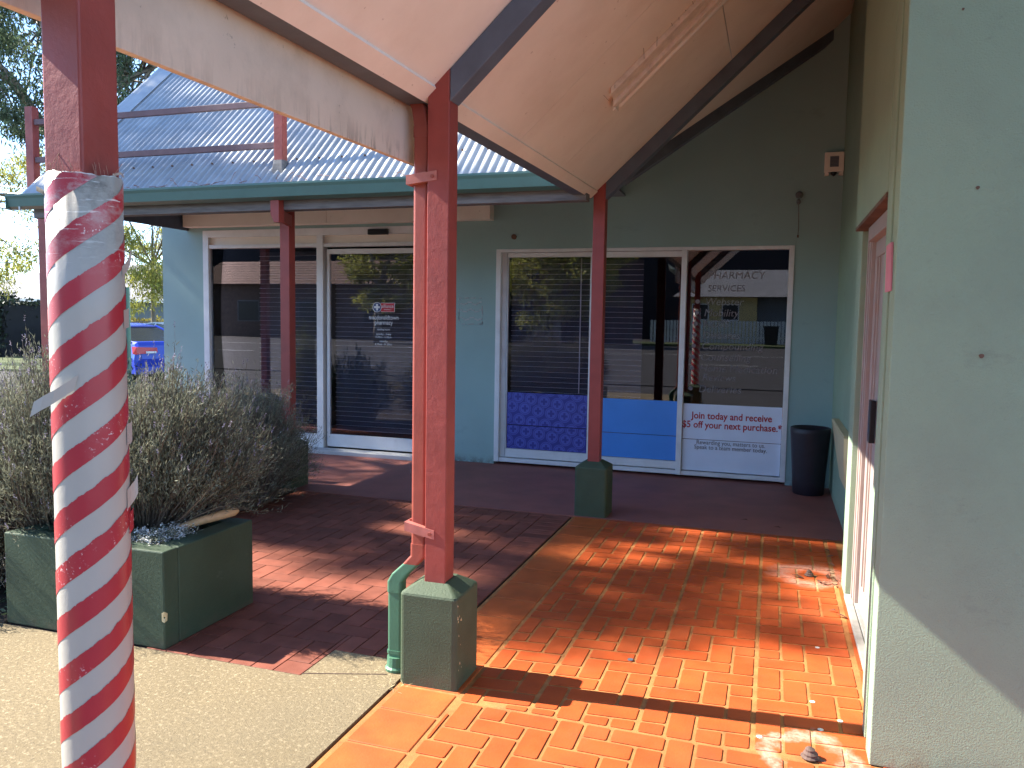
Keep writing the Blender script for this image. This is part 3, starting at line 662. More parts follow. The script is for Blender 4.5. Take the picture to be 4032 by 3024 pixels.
# ---------------------------------------------------------------- posts on green piers
def pier(b, x0, y0, s, h):
    cx, cy = x0+s/2, y0+s/2; hx = s/2
    b.loft([rrect(cx,cy,hx,hx,0.022,0.0), rrect(cx,cy,hx,hx,0.022,h-0.012), rrect(cx,cy,hx-0.004,hx-0.004,0.02,h-0.003), rrect(cx,cy,hx-0.014,hx-0.014,0.016,h+0.004), rrect(cx,cy,0.062,0.062,0.008,h+0.042)])
    return b
pg = 'red posts on green piers'
def post(label, x, y, top, px, py, ph_=0.412, w_=0.099):
    t = thing('verandah_post', label, 'post', pg)
    pier(MB(), px, py, 0.27, ph_).build('pier', M['greenpier'], t)
    b = MB(); b.hexa([(x,y,ph_+0.02),(x+w_,y,ph_+0.02),(x+w_,y+w_,ph_+0.02),(x,y+w_,ph_+0.02)]+[(a, c, top(a, c)) for a, c in ((x,y),(x+w_,y),(x+w_,y+w_),(x,y+w_))])
    b.build('shaft', M['red'], t, bevel=0.004); return t
near = post('red square post on green pier with a downpipe strapped to its left side', 0.090, 0.065, lambda a, c: soff(a, c)+0.002, 0.0, 0.0)
far = post('red square post on green pier between the blue poster and the window glass', 0.090, 3.318, lambda a, c: soff(a, c)+0.002, 0.0, 3.25)
left = post('red square post with a stepped bracket under the green gutter, its pier behind the lavender', -2.876, 3.35, lambda a, c: 2.68, -2.962, 3.265)
br = MB().box(-2.724, -2.640, 2.99, 3.066, 2.50, 2.64)
br.hexa([(-2.69,2.99,2.43),(-2.640,2.99,2.43),(-2.640,3.066,2.43),(-2.69,3.066,2.43),(-2.724,2.99,2.4995),(-2.640,2.99,2.4995),(-2.640,3.066,2.4995),(-2.724,3.066,2.4995)]); br.hexa([(-2.69,3.0665,2.44),(-2.642,3.0665,2.44),(-2.777,3.40,2.44),(-2.80,3.36,2.44),(-2.69,3.0665,2.54),(-2.642,3.0665,2.54),(-2.777,3.40,2.54),(-2.80,3.36,2.54)]); br.build('bracket', M['red'], left)
farl = post('dark red post at the outer end of the green gutter seen behind the striped pole', -5.80, 3.35, lambda a, c: 2.68, -5.89, 3.265)
chips = MB()
for q in range(11):
    z = 0.04+0.36*rng.random(); sz = 0.003+0.006*rng.random(); y0 = 0.012+0.05*rng.random()**2
    chips.hexa([(0.2696,y0,z),(0.2706,y0,z+0.002),(0.2706,y0+sz,z),(0.2696,y0+sz,z),(0.2696,y0+0.002,z+sz*1.9),(0.2706,y0+0.002,z+sz*1.7),(0.2706,y0+sz*0.6,z+sz*1.5),(0.2696,y0+sz*0.6,z+sz*1.5)])
chips.build('chipped_edge', M['tan'], near, kind='stuff')

# striped pole
sp_ = thing('striped_pole', 'tall pole wrapped in peeling red and white spiral tape', 'pole')
pier(MB(), 0.0, -1.90, 0.27, 0.412).build('pier', M['greenpier'], sp_)
b = MB(); x, y, w_ = 0.088, -1.814, 0.0975
b.hexa([(x,y,0.43),(x+w_,y,0.43),(x+w_,y+w_,0.43),(x,y+w_,0.43)]+[(a, c, soff(a, c)+0.002) for a, c in ((x,y),(x+w_,y),(x+w_,y+w_),(x,y+w_))]); b.build('shaft', M['red'], sp_, bevel=0.005)
PX, PY, PR = 0.137, -1.763, 0.0722
b = MB(); n = 96; o0 = 0
zt = lambda a: 1.882+0.0015*math.sin(3*a)+0.0012*math.sin(7*a+1)+0.0008*math.sin(19*a)
rings = [[(PX+PR*math.cos(a), PY+PR*math.sin(a), 0.442) for a in [2*math.pi*k/n for k in range(n)]]]
for z in (0.8, 1.2, 1.6): rings.append([(PX+(PR+0.0003*math.sin(3*a+z*9))*math.cos(a), PY+(PR+0.0003*math.sin(3*a+z*9))*math.sin(a), z) for a in [2*math.pi*k/n for k in range(n)]])
rings.append([(PX+PR*math.cos(a), PY+PR*math.sin(a), zt(a)) for a in [2*math.pi*k/n for k in range(n)]])
rings.append([(PX+(PR-0.004)*math.cos(a), PY+(PR-0.004)*math.sin(a), zt(a)) for a in [2*math.pi*k/n for k in range(n)]])
rings.append([(PX+(PR-0.004)*math.cos(a), PY+(PR-0.004)*math.sin(a), 1.80) for a in [2*math.pi*k/n for k in range(n)]])
b.loft(rings, cap=False); b.build('wrap_tube', M['whitetape'], sp_, smooth=True)
RISE = 0.315; T0 = math.radians(-133.9)
def zband(k): return 0.00019*k*k-0.11159*k+1.68926      # height of the k-th red band where it meets the left edge, slightly closer together lower down
def strip(start, m, half, r, ta, tb, name='tape_strip', rough=0.0011):
    v = []; f = []; steps = int((tb-ta)/(math.pi/110)); wu = wd_ = 0.0
    for k in range(steps+1):
        a = ta+(tb-ta)*k/steps
        zc = zband(start-3*(a-T0)/(2*math.pi))
        wu = 0.86*wu+rng.normal()*rough*0.6; wd_ = 0.93*wd_+rng.normal()*rough*0.15
        up = half+wu+rng.normal()*rough*0.3; dn = half+wd_
        if zc < 0.40 or zc > 1.95: zc = 0.46 if zc < 0.40 else 1.95; up = dn = 0.0
        lim = zt(a)-0.001
        for dz in (-dn, 0.0, up): v.append((PX+r*math.cos(a), PY+r*math.sin(a), min(max(zc+dz, 0.46), lim)))
    for k in range(steps):
        for q in range(2): f.append((3*k+q, 3*k+3+q, 3*k+4+q, 3*k+1+q))
    return MB().add(v, f).build(name, m, sp_, smooth=True)
for s in range(3):
    lo = T0-(12.5-s)*2*math.pi/3; hi = T0+(3.5+s)*2*math.pi/3
    strip(s, M['redtape'], 0.0252, PR+0.0008, lo, hi)
# flaps of tape that have come away
def flap(pts, wv, m, name='tape_flap'):
    v = []; f = []
    for p in pts: p = Vector(p); v += [p-Vector(wv)*0.5, p+Vector(wv)*0.5]
    for k in range(len(pts)-1): f.append((2*k, 2*k+1, 2*k+3, 2*k+2))
    b = MB().add(v, f); b2 = [Vector(q)+Vector((0.0006, -0.0006, 0)) for q in v]; b.add(b2, [tuple(reversed(q)) for q in f]); return b.build(name, m, sp_)
def pt(deg, z, dr): a = math.radians(deg); return (PX+(PR+dr)*math.cos(a), PY+(PR+dr)*math.sin(a), z)
def lf(lat, fwd, z): return (PX-0.693*lat+0.72*fwd, PY-0.72*lat-0.693*fwd, z)
flap([lf(0.024, 0.071, 1.462), lf(0.045, 0.069, 1.447), lf(0.066, 0.066, 1.432), lf(0.086, 0.058, 1.420), lf(0.104, 0.046, 1.407)], (0.008, 0.003, 0.031), M['whitetape'])
flap([pt(20, 1.69, 0.0012), pt(34, 1.700, 0.004), pt(43, 1.712, 0.008), pt(46, 1.728, 0.013)], (0, 0, 0.022), M['whitetape'])
flap([pt(22, 1.59, 0.0012), pt(38, 1.592, 0.003), pt(46, 1.594, 0.006)], (0, 0, 0.04), M['whitetape'])
flap([pt(24, 1.345, 0.0012), pt(38, 1.345, 0.004), pt(44, 1.35, 0.007)], (0, 0, 0.045), M['whitetape'])
flap([pt(20, 1.205, 0.0012), pt(33, 1.212, 0.004), pt(41, 1.220, 0.010), pt(44, 1.232, 0.016)], (0, 0, 0.042), M['whitetape'])
flap([pt(25, 1.150, 0.0014), pt(38, 1.155, 0.004), pt(44, 1.158, 0.006)], (0, 0, 0.045), M['redtape'])
flap([pt(-138, 1.845, 0.001), pt(-136, 1.85, 0.008), pt(-132, 1.852, 0.014)], (0, 0, 0.010), M['whitetape'])
flap([pt(2, 1.885, 0.0), pt(22, 1.893, 0.002), pt(36, 1.888, 0.003)], (0, 0, 0.005), M['whitetape'])
tg = MB()
for q in range(24):
    a = math.radians(rng.uniform(-135, 45)); l = rng.uniform(0.008, 0.03); p = Vector((PX+0.068*math.cos(a), PY+0.068*math.sin(a), 1.88)); tg.tube([p, p+Vector((rng.normal()*0.3*l, rng.normal()*0.3*l, l))], 0.0006, 4)
p = Vector((PX+0.068*math.cos(math.radians(-113)), PY+0.068*math.sin(math.radians(-113)), 1.882))
tg.tube([p, p+Vector((0.008, 0.006, 0.022)), p+Vector((0.016, 0.012, 0.04)), p+Vector((0.018, 0.014, 0.055)), p+Vector((0.028, 0.022, 0.072))], 0.0008, 5)
tg.build('dry_twig', M['twig'], sp_, kind='stuff')

# downpipe beside the near post
dp = thing('downpipe', 'downpipe painted red above and green below, cranked round the front pier', 'downpipe')
def rp(cx, z, hx=0.034, hy=0.026, cy=0.125, r=0.012, dx=0.0): return rrect(cx, cy, hx, hy, r, z, 3)
def elbow(p, q, m, name, bulge=0.0):
    pass
b = MB().loft([rp(0.041, 0.575), rp(0.043, 2.42)]); b.build('upper_pipe', M['redpipe'], dp, smooth=False)
b = MB().loft([rp(0.043, 2.38, 0.037, 0.029), rp(0.043, 2.425, 0.037, 0.029)]); b.loft([rp(0.043, 2.42), rp(0.03, 2.50), rp(0.0, 2.56)]); b.build('top_collar', M['redpipe'], dp)
b = MB().loft([rp(0.041, 0.60, 0.037, 0.029), rp(0.041, 0.545, 0.037, 0.029), [(x-0.0, y, z) for x, y, z in rp(0.005, 0.505, 0.037, 0.029)]]); b.build('upper_bend', M['redpipe'], dp)
b = MB().loft([rp(0.0052, 0.5045, 0.0375, 0.0295), rp(-0.050, 0.452, 0.038, 0.03), rp(-0.0735, 0.415, 0.037, 0.029), rp(-0.0735, 0.365, 0.037, 0.029)]); b.build('lower_bend', M['greenpipe'], dp)
b = MB().loft([rp(-0.0735, 0.37), rp(-0.0735, 0.0)]); b.loft([rp(-0.0735, 0.095, 0.037, 0.029), rp(-0.0735, 0.08, 0.037, 0.029)]); b.build('lower_pipe', M['greenpipe'], dp)
b = MB().loft([circ(-0.0735, 0.125, 0.050, 0.0), circ(-0.0735, 0.125, 0.052, 0.012), circ(-0.0735, 0.125, 0.044, 0.02), circ(-0.0735, 0.125, 0.042, 0.065)]); b.build('ground_socket', M['greenpipe'], dp)
for z, tilt in ((2.185, 0.012), (0.645, -0.022)):
    b = MB(); b.hexa([(-0.006,0.0615,z-tilt),(0.135,0.0615,z+tilt*0.2),(0.135,0.0645,z+tilt*0.2),(-0.006,0.0645,z-tilt),(-0.006,0.0615,z+0.04-tilt),(0.135,0.0615,z+0.04+tilt*0.2),(0.135,0.0645,z+0.04+tilt*0.2),(-0.006,0.0645,z+0.04-tilt)])
    b.box(-0.008, -0.004, 0.063, 0.16, z-tilt, z+0.04-tilt)
    b.hexa([(-0.006,0.0645,z-tilt),(0.085,0.0645,z),(0.085,0.098,z),(-0.006,0.098,z-tilt),(-0.006,0.0645,z+0.04-tilt),(0.085,0.0645,z+0.04),(0.085,0.098,z+0.04),(-0.006,0.098,z+0.04-tilt)])
    st = b.build('pipe_strap', mat('pinkish_strap_paint', (0.42, 0.14, 0.11), 0.5, 0.15, 20), dp)
    MB().loft([[(0.115+0.008*math.cos(a), 0.0615-d, z+0.018+0.008*math.sin(a)) for a in [2*math.pi*q/8 for q in range(8)]] for d in (0, 0.006)]).build('bolt', M['redpipe'], st)
# ---------------------------------------------------------------- right-hand shop
rb = thing('corner_shop', 'mint rendered corner shop wall with a pinkish aluminium side door at the right', 'building')
wb = MB()
wb.box(1.904, 4.6, -0.013, 0.102, 0, 5.6)
wb.box(1.932, 4.6, 0.102, 0.188, 0, 5.2).box(1.908, 4.6, 0.188, 0.262, 0, 5.2).box(1.938, 4.6, 0.262, 0.575, 0, 5.0)
wb.box(1.936, 4.6, 0.575, 1.905, 2.16, 5.0).box(1.972, 4.6, 1.905, 2.15, 0, 5.0).box(2.09, 4.6, 2.15, 5.45, 0, 5.0)
wb.build('wall', M['mint'], rb, bevel=0.004)
MB().box(1.934, 2.06, 0.60, 1.90, 2.138, 2.158).build('door_head_sill', M['rust'], rb, bevel=0.002)
dr = MB().box(2.036, 2.05, 0.73, 1.72, 0.03, 2.06).build('door', M['pinkalu'], rb)
b = MB()
for ya, yb_, xa in ((1.63, 1.71, 2.026), (1.54, 1.565, 2.028), (1.22, 1.27, 2.026)): b.box(xa, 2.0359, ya, yb_, 0.16, 1.97)
b.box(2.026, 2.0358, 0.74, 1.71, 0.03, 0.159).box(2.026, 2.0358, 0.74, 1.71, 1.971, 2.06)
b.build('door_stiles', M['pinkalu'], dr, bevel=0.002)
MB().box(1.998, 2.0255, 1.345, 1.43, 1.0, 1.22).build('handle', M['black'], dr, bevel=0.004)
b = MB().box(2.007, 2.06, 1.72, 1.903, 0.0, 2.136).box(2.001, 2.007, 1.74, 1.765, 0.0, 2.136).box(2.001, 2.007, 1.855, 1.88, 0.0, 2.136)
b.box(1.962, 2.06, 0.62, 0.725, 0.0, 2.136).box(1.956, 1.962, 0.635, 0.65, 0, 2.136).box(1.956, 1.962, 0.69, 0.71, 0, 2.136).box(1.985, 2.055, 0.726, 1.7195, 2.06, 2.136)
b.build('door_frame', M['pinkalu'], rb, bevel=0.002)
MB().box(1.9535, 1.98, 0.577, 0.619, 0.0, 2.136).build('jamb_seal', mat('rubber_seal', (0.035, 0.022, 0.018), 0.6), rb)
MB().box(1.968, 2.004, 0.726, 1.90, 0.0, 0.025).box(2.0075, 2.05, 0.726, 1.719, 0.0, 0.035).build('threshold', mat('grey_sill', (0.26, 0.25, 0.23), 0.7, 0.2, 14), rb, bevel=0.003)
for x, z, r in ((2.143, 2.07, 0.006), (2.185, 1.505, 0.008), (2.068, 2.658, 0.004)):
    MB().loft([[(x+r*math.cos(a)*(1+0.2*math.sin(3*a)), -0.0165+d, z+r*math.sin(a)) for a in [2*math.pi*q/9 for q in range(9)]] for d in (0, 0.004)]).build('screw_hole', M['rust'], rb)
pn = MB().hexa([(1.898,0.030,1.727),(1.9025,0.030,1.727),(1.9025,0.20,1.727),(1.900,0.20,1.727),(1.895,0.055,1.90),(1.9025,0.055,1.90),(1.9025,0.215,1.90),(1.899,0.215,1.90)]).build('paper_notice', M['pinkpaper'])
tag(pn, 'small faded pink paper notice stuck on the jamb beside the side door', 'notice')
# wall box, lamp, security sensor, pot
t = thing('wall_box', 'small tan tapered box fixed low on the side wall right of the dark pot', 'wall box')
b = MB(); b.loft([[(2.0898, 3.15, 0.40), (2.0898, 3.70, 0.40), (2.055, 3.66, 0.40), (2.055, 3.19, 0.40)], [(2.0898, 3.12, 0.62), (2.0898, 4.05, 0.62), (2.035, 4.0, 0.62), (2.035, 3.16, 0.62)], [(2.0898, 3.12, 0.78), (2.0898, 4.5, 0.78), (2.03, 4.46, 0.78), (2.03, 3.16, 0.78)]]); b.build('body', M['tan'], t, bevel=0.006)
b = MB().box(2.036, 2.0895, 3.22, 4.40, 0.775, 0.79); b.build('lid', M['tan'], t, bevel=0.003)
t = thing('security_sensor', 'square cream security sensor high on the back wall near the corner', 'sensor')
MB().box(1.915, 2.087, YW-0.07, YW-0.002, 3.06, 3.245).build('case', M['tan' if False else 'cream'], t, bevel=0.006)
b = MB()
for q in range(7): b.box(1.962, 2.04, YW-0.074, YW-0.0705, 3.11+0.013*q, 3.118+0.013*q)
b.build('grille', M['beam'], t)
b = MB().box(1.962, 2.04, YW-0.0725, YW-0.0702, 3.105, 3.205); b.build('grille_backing', mat('grille_grey', (0.2, 0.19, 0.19), 0.6), t)
for xa, xb in ((1.92, 1.955), (2.045, 2.083)): MB().box(xa, xb, YW-0.06, YW-0.01, 3.03, 3.0595).build('bracket', M['cream'], t)
b = MB(); b.loft([[(2.0+0.03*math.sin(th)*math.cos(a), YW-0.035+0.03*math.sin(th)*math.sin(a), 3.0595-0.035*math.cos(th)) for a in [2*math.pi*q/12 for q in range(12)]] for th in (1.57, 1.1, 0.6, 0.15)]); b.build('lens', M['black'], t)
t = thing('wall_fitting', 'old round wall fitting with a dangling cord above the white framed window', 'light fitting')
b = MB(); b.loft([[(1.70+r*math.cos(a), YW-0.002-d, 2.86+r*math.sin(a)) for a in [2*math.pi*q/16 for q in range(16)]] for r, d in ((0.035, 0), (0.035, 0.015), (0.025, 0.03), (0.018, 0.05))]); b.build('base', M['timber'], t)
b = MB(); b.loft([[(1.695+0.02*math.sin(th)*math.cos(a), YW-0.05+0.02*math.sin(th)*math.sin(a), 2.79+0.028*math.cos(th)) for a in [2*math.pi*q/12 for q in range(12)]] for th in (0.1, 0.7, 1.3, 1.9, 2.5, 3.0)]); b.build('bulb', M['timber'], t)
b = MB().tube([(1.698, YW-0.05, 2.765), (1.703, YW-0.04, 2.65), (1.706, YW-0.03, 2.55), (1.703, YW-0.03, 2.47)], 0.003, 6); b.tube([(1.703, YW-0.03, 2.475), (1.702, YW-0.03, 2.45)], 0.008, 8); b.build('pull_cord', M['rust'], t)
t = thing('plant_pot', 'tall tapered dark pot standing empty in the far corner', 'pot')
b = MB(); cx, cy = 1.885, 4.93; rg = []
for r, z in ((0.135, 0.0), (0.142, 0.01), (0.150, 0.15), (0.163, 0.35), (0.180, 0.58), (0.183, 0.63), (0.176, 0.637), (0.165, 0.63), (0.158, 0.58)): rg.append(circ(cx, cy, r, z, 28))
b.loft(rg); b.build('shell', M['potmat'], t, smooth=True); MB().loft([circ(cx, cy, 0.157, 0.55, 28), circ(cx, cy, 0.157, 0.585, 28)]).build('potting_soil', M['soil'], t)

# fluorescent batten on the soffit
t = thing('batten_light', 'dusty unlit fluorescent batten fixed to the cream sloping ceiling', 'light fitting')
def sb(b, xa, xb, ya, yb_, lo, hi): slab(b, xa, xb, ya, yb_, lo, hi)
b = MB(); sb(b, 0.53, 1.40, 1.73, 1.86, -0.045, -0.001); b.build('tray', M['fluoro'], t, bevel=0.004)
b = MB(); sb(b, 0.52, 1.41, 1.862, 1.925, -0.075, -0.001); b.build('spine', M['fluoro'], t, bevel=0.006)
b = MB(); b.tube([(0.535, 1.975, soff(0.535, 1.975)-0.055), (1.395, 1.975, soff(1.395, 1.975)-0.055)], 0.018, 10); b.build('tube', M['tube'], t, smooth=True)
for x in (0.512, 1.40):
    b = MB(); sb(b, x, x+0.018, 1.90, 2.0, -0.085, -0.02); b.build('lamp_holder', M['cream'], t, bevel=0.002)
b = MB()
for q in range(26):
    x = 0.5+0.9*rng.random(); b.tube([(x, 1.73+0.2*rng.random(), soff(x, 1.8)-0.04), (x+0.03*rng.normal(), 1.72+0.05*rng.normal(), soff(x, 1.8)-0.004)], 0.0012, 4)
b.build('cobwebs', M['rust'], t, kind='stuff')

# droppings and leaf litter on the floor
def dropping(x, y, s, label):
    b = MB(); pts = []; 
    b.loft([circ(x, y, 0.030*s, 0.0, 12), circ(x, y, 0.034*s, 0.006*s, 12), circ(x+0.002, y, 0.026*s, 0.012*s, 12), circ(x+0.002, y, 0.027*s, 0.019*s, 12), circ(x, y, 0.018*s, 0.027*s, 12), circ(x, y, 0.018*s, 0.034*s, 12), circ(x-0.002, y, 0.011*s, 0.039*s, 12), circ(x-0.003, y, 0.004*s, 0.043*s, 12)])
    b.hexa([(x+0.02*s,y-0.016*s,0.0),(x+0.055*s,y-0.012*s,0.0),(x+0.055*s,y-0.004*s,0.0),(x+0.02*s,y+0.012*s,0.0),(x+0.02*s,y-0.012*s,0.008*s),(x+0.052*s,y-0.010*s,0.002),(x+0.052*s,y-0.006*s,0.002),(x+0.02*s,y+0.01*s,0.008*s)])
    o = b.build('dropping', M['snail']); tag(o, label, 'dropping', 'dried droppings ringed with white powder')
dropping(1.70, -0.035, 1.0, 'dried coiled dropping in a white ring beside the mint wall corner')
dropping(1.79, 2.262, 0.9, 'dried dropping in a grey patch on the tiles before the side door')
lm = None
spots = [(1.915,2.30),(1.935,2.22),(1.925,2.38),(1.90,2.26),(1.93,2.15),(1.84,2.14),(1.86,2.12),(1.72,2.20),(1.94,2.55),(1.95,2.75),(1.93,2.9),(1.89,1.62),(1.93,1.55),(1.97,3.2),(1.6,3.45),(1.35,3.6),(1.93,2.10),(1.88,2.11)]
for i, (x, y) in enumerate(spots):
    b = MB(); s = 0.7+0.6*rng.random(); a = rng.uniform(0, 6.28)
    vs = []
    for u, wd, h in ((-1,0,0.004),(-0.4,0.45,0.008),(0.3,0.5,0.012),(1,0,0.006)):
        vs += [(u*0.032*s, wd*0.022*s, h+0.008*wd), (u*0.032*s, -wd*0.022*s, h+0.004*rng.random())]
    vs = [(x+px*math.cos(a)-py*math.sin(a), y+px*math.sin(a)+py*math.cos(a), pz) for px, py, pz in vs]
    o = b.add(vs, [(0,2,3,1),(2,4,5,3),(4,6,7,5)]).build('fallen_leaf', M['leafdry'])
    tag(o, 'small curled brown leaf fallen on the walkway floor', 'leaf', 'fallen leaves on the walkway floor')
o = MB().loft([circ(0.925, 0.592, 0.014, 0.0006, 14), circ(0.925, 0.592, 0.014, 0.003, 14)]).build('coin_disc', M['beam']); tag(o, 'small grey flat disc lying on the sunlit orange bricks', 'disc')
gum_spots = [(1.73,0.44),(1.75,0.20),(1.83,0.30),(1.52,0.06),(1.78,1.06)]
b = MB()
for x, y in gum_spots: b.loft([circ(x, y, 0.012, 0.0005, 8), circ(x+0.002, y, 0.008, 0.0018, 8)])
o = b.build('gum_spots', M['petal']); tag(o, 'white specks of old chewing gum on the bricks', kind='stuff')

# ---------------------------------------------------------------- planter, lavender and flowers
pl = thing('garden_planter', 'low dark green rendered planter box with lavender and white flowers', 'planter')
def cbox(b, xa, xb, ya, yb_, z0, z1): b.box(xa, xb, ya, yb_, z0, z1)
b = MB(); cbox(b, -2.205, -1.202, -0.0715, 0.03, 0, 0.478); b.build('front_wall', M['planter'], pl, bevel=0.007)
b = MB(); cbox(b, -1.325, -1.2025, 0.0305, 0.616, 0, 0.476); b.build('side_wall', M['planter'], pl, bevel=0.007)
b = MB(); cbox(b, -2.2045, -2.09, 0.0305, 0.616, 0, 0.476); b.build('side_wall', M['planter'], pl, bevel=0.007)
b = MB(); cbox(b, -2.0895, -1.3255, 0.52, 0.616, 0, 0.474); b.build('back_wall', M['planter'], pl, bevel=0.007)
MB().box(-2.0895, -1.3255, 0.031, 0.5195, 0.05, 0.43).build('planter_soil', M['soil'], pl)
b = MB(); b.loft([[(-1.2008, -0.0735+d*0.9, 0.135), (-1.1995, -0.055, 0.14), (-1.1995, -0.052, 0.175), (-1.2008, -0.0735, 0.19), (-1.216, -0.0738, 0.18), (-1.214, -0.0738, 0.14)] for d in (0, 0.001)]); b.build('chipped_corner', M['tan'], pl)
sk = MB().tube([(-1.440, 0.24, 0.470), (-1.41, 0.31, 0.490), (-1.36, 0.40, 0.508), (-1.305, 0.49, 0.522), (-1.272, 0.545, 0.530), (-1.258, 0.568, 0.532)], [0.016, 0.019, 0.023, 0.026, 0.025, 0.010], 12)
o = sk.build('wooden_bat', M['wood'], smooth=True); tag(o, 'pale round ended wooden handle lying across the planter corner', 'wooden handle')

def bush(name, label, cx, cy, z0, rx, ry, h, n, leaves, flowers, seed, lean=(0, 0), cat='lavender', lm_='lav', llen=(0.018, 0.038), lw=0.0044, group='lavender bushes', sprawl=0.28):
    r = np.random.default_rng(seed); t = thing(name, label, cat, group)
    # stems fan out from the crown of the plant
    u = r.random(n)**0.5; a = r.random(n)*2*np.pi
    lob = 1+0.16*np.sin(3*a+seed)+0.10*np.sin(5*a+2*seed)
    low = r.random(n) < sprawl                                      # shoots that sprawl low round the skirt
    hz = np.where(low, 0.12+0.5*r.random(n), (1-0.5*u**3)*(0.62+0.46*r.random(n)**0.6)*(1+0.10*np.sin(4*u*lob*3+seed)))
    u = np.where(low, 0.75+0.35*r.random(n), u)
    tip = np.stack([cx+lean[0]+rx*lob*u*np.cos(a), cy+lean[1]+ry*lob*u*np.sin(a), z0+h*hz], 1)
    tip += r.normal(0, 0.05, (n, 3))
    base = np.stack([cx+rx*(0.5 if sprawl > 0.1 else 0.3)*u*np.cos(a), cy+ry*(0.5 if sprawl > 0.1 else 0.3)*u*np.sin(a), np.full(n, z0)], 1)
    mid = base*0.5+tip*0.5; mid[:, 2] += 0.10*h*(1-0.5*u)+np.where(low, 0.12*h, 0); mid += r.normal(0, 0.06, (n, 3))
    def at_(s): s = s[:, None]; return (1-s)**2*base+2*s*(1-s)*mid+s**2*tip
    V = []; Q = []; o = 0
    wdir = np.cross(tip-base, r.normal(size=(n, 3))); wdir /= np.linalg.norm(wdir, axis=1, keepdims=True)
    segs = [at_(np.full(n, q)) for q in (0.0, 0.35, 0.7, 1.0)]; ww = (0.0035, 0.003, 0.0022, 0.001)
    sv = np.concatenate([np.concatenate([p-wdir*w2, p+wdir*w2], 0) for p, w2 in zip(segs, ww)], 0)
    sq = []
    for k in range(3):
        A = 2*n*k+np.arange(n); sq.append(np.stack([A, A+n, A+3*n, A+2*n], 1))
    np_mesh('stems', sv, np.concatenate(sq), M['lavstem'], t, kind='stuff')
    N = n*leaves; idx = np.repeat(np.arange(n), leaves)
    s = 0.42+0.58*r.random(N)**0.6
    ss = s[:, None]; P_ = (1-ss)**2*base[idx]+2*ss*(1-ss)*mid[idx]+ss**2*tip[idx]
    P_ = P_+r.normal(0, 0.016, (N, 3))
    tan = (tip-base)[idx]; tan /= np.linalg.norm(tan, axis=1, keepdims=True)
    d = tan*0.8+np.array([0, 0, 0.35])+r.normal(0, 0.5, (N, 3)); wd = np.cross(d, r.normal(size=(N, 3)))
    L_ = r.uniform(llen[0], llen[1], N); v, q = blades(P_, d, wd, L_, np.full(N, lw))
    np_mesh('foliage', v, q, M[lm_], t, kind='stuff')
    nf = int(n*flowers)
    if nf:
        k = r.choice(n, nf, replace=False); b0 = tip[k]; dirv = tan[::leaves][k]*0.6+np.array([0, 0, 0.8])+r.normal(0, 0.14, (nf, 3)); dirv /= np.linalg.norm(dirv, axis=1, keepdims=True)
        sl_ = r.uniform(0.02, 0.09, nf)[:, None]; e = b0+dirv*sl_
        w2 = np.cross(dirv, r.normal(size=(nf, 3))); w2 /= np.linalg.norm(w2, axis=1, keepdims=True)
        v1, q1 = blades(b0, dirv, w2, sl_[:, 0]*1.05, np.full(nf, 0.003))
        np_mesh('flower_stalks', v1, q1, M['lavstem'], t, kind='stuff')
        NB = nf*9; ii = np.repeat(np.arange(nf), 9); off = np.tile(np.linspace(0, 0.030, 9), nf)[:, None]
        d3 = dirv[ii]*0.7+r.normal(0, 0.6, (NB, 3)); v2, q2 = blades(e[ii]+dirv[ii]*off, d3, np.cross(d3, r.normal(size=(NB, 3))), np.full(NB, 0.010), np.full(NB, 0.006))
        np_mesh('flower_spikes', v2, q2, M['lavflower'], t, kind='stuff')
    return t
LG = 'lavender bushes'
bush('lavender_bush', 'silvery lavender bush with purple tips behind the striped pole', -2.30, 0.34, 0.40, 0.66, 0.42, 0.88, 1900, 34, 0.28, 11)
bush('lavender_bush', 'broad woody lavender bush in the planter right of the striped pole', -1.70, 0.42, 0.43, 0.46, 0.34, 0.78, 1900, 34, 0.12, 12, lean=(0.16, 0.0), sprawl=0.02)
bush('lavender_bush', 'shaded lavender bush spilling over the left post pier', -2.72, 2.50, 0.02, 0.42, 0.72, 0.96, 1800, 30, 0.12, 13, lean=(0.02, 0.1))
bush('lavender_bush', 'tall grey lavender bush before the far left end of the shopfront', -3.55, 1.75, 0.02, 0.85, 0.80, 1.02, 1600, 28, 0.2, 14)
bush('lavender_bush', 'lavender bush overhanging the left end of the planter', -3.05, 0.45, 0.02, 0.80, 0.65, 1.12, 1600, 28, 0.3, 15)
bush('lavender_bush', 'low lavender beneath the others at the left edge of the path', -3.25, 0.10, 0.02, 0.8, 0.30, 0.95, 800, 24, 0.2, 16)
bush('leafy_shrub', 'leafy shrub in the bed under the corner of the shopfront', -4.5, 3.0, 0.02, 0.6, 0.6, 1.0, 500, 18, 0.0, 17, cat='shrub', lm_='gumdark', llen=(0.04, 0.08), lw=0.014, group=None)
bush('leafy_shrub', 'pale flowering shrub poking up behind the striped pole', -5.2, 3.2, 0.02, 0.26, 0.26, 1.40, 260, 20, 0.0, 18, cat='shrub', lm_='gumleaf', llen=(0.03, 0.06), lw=0.016, group=None)
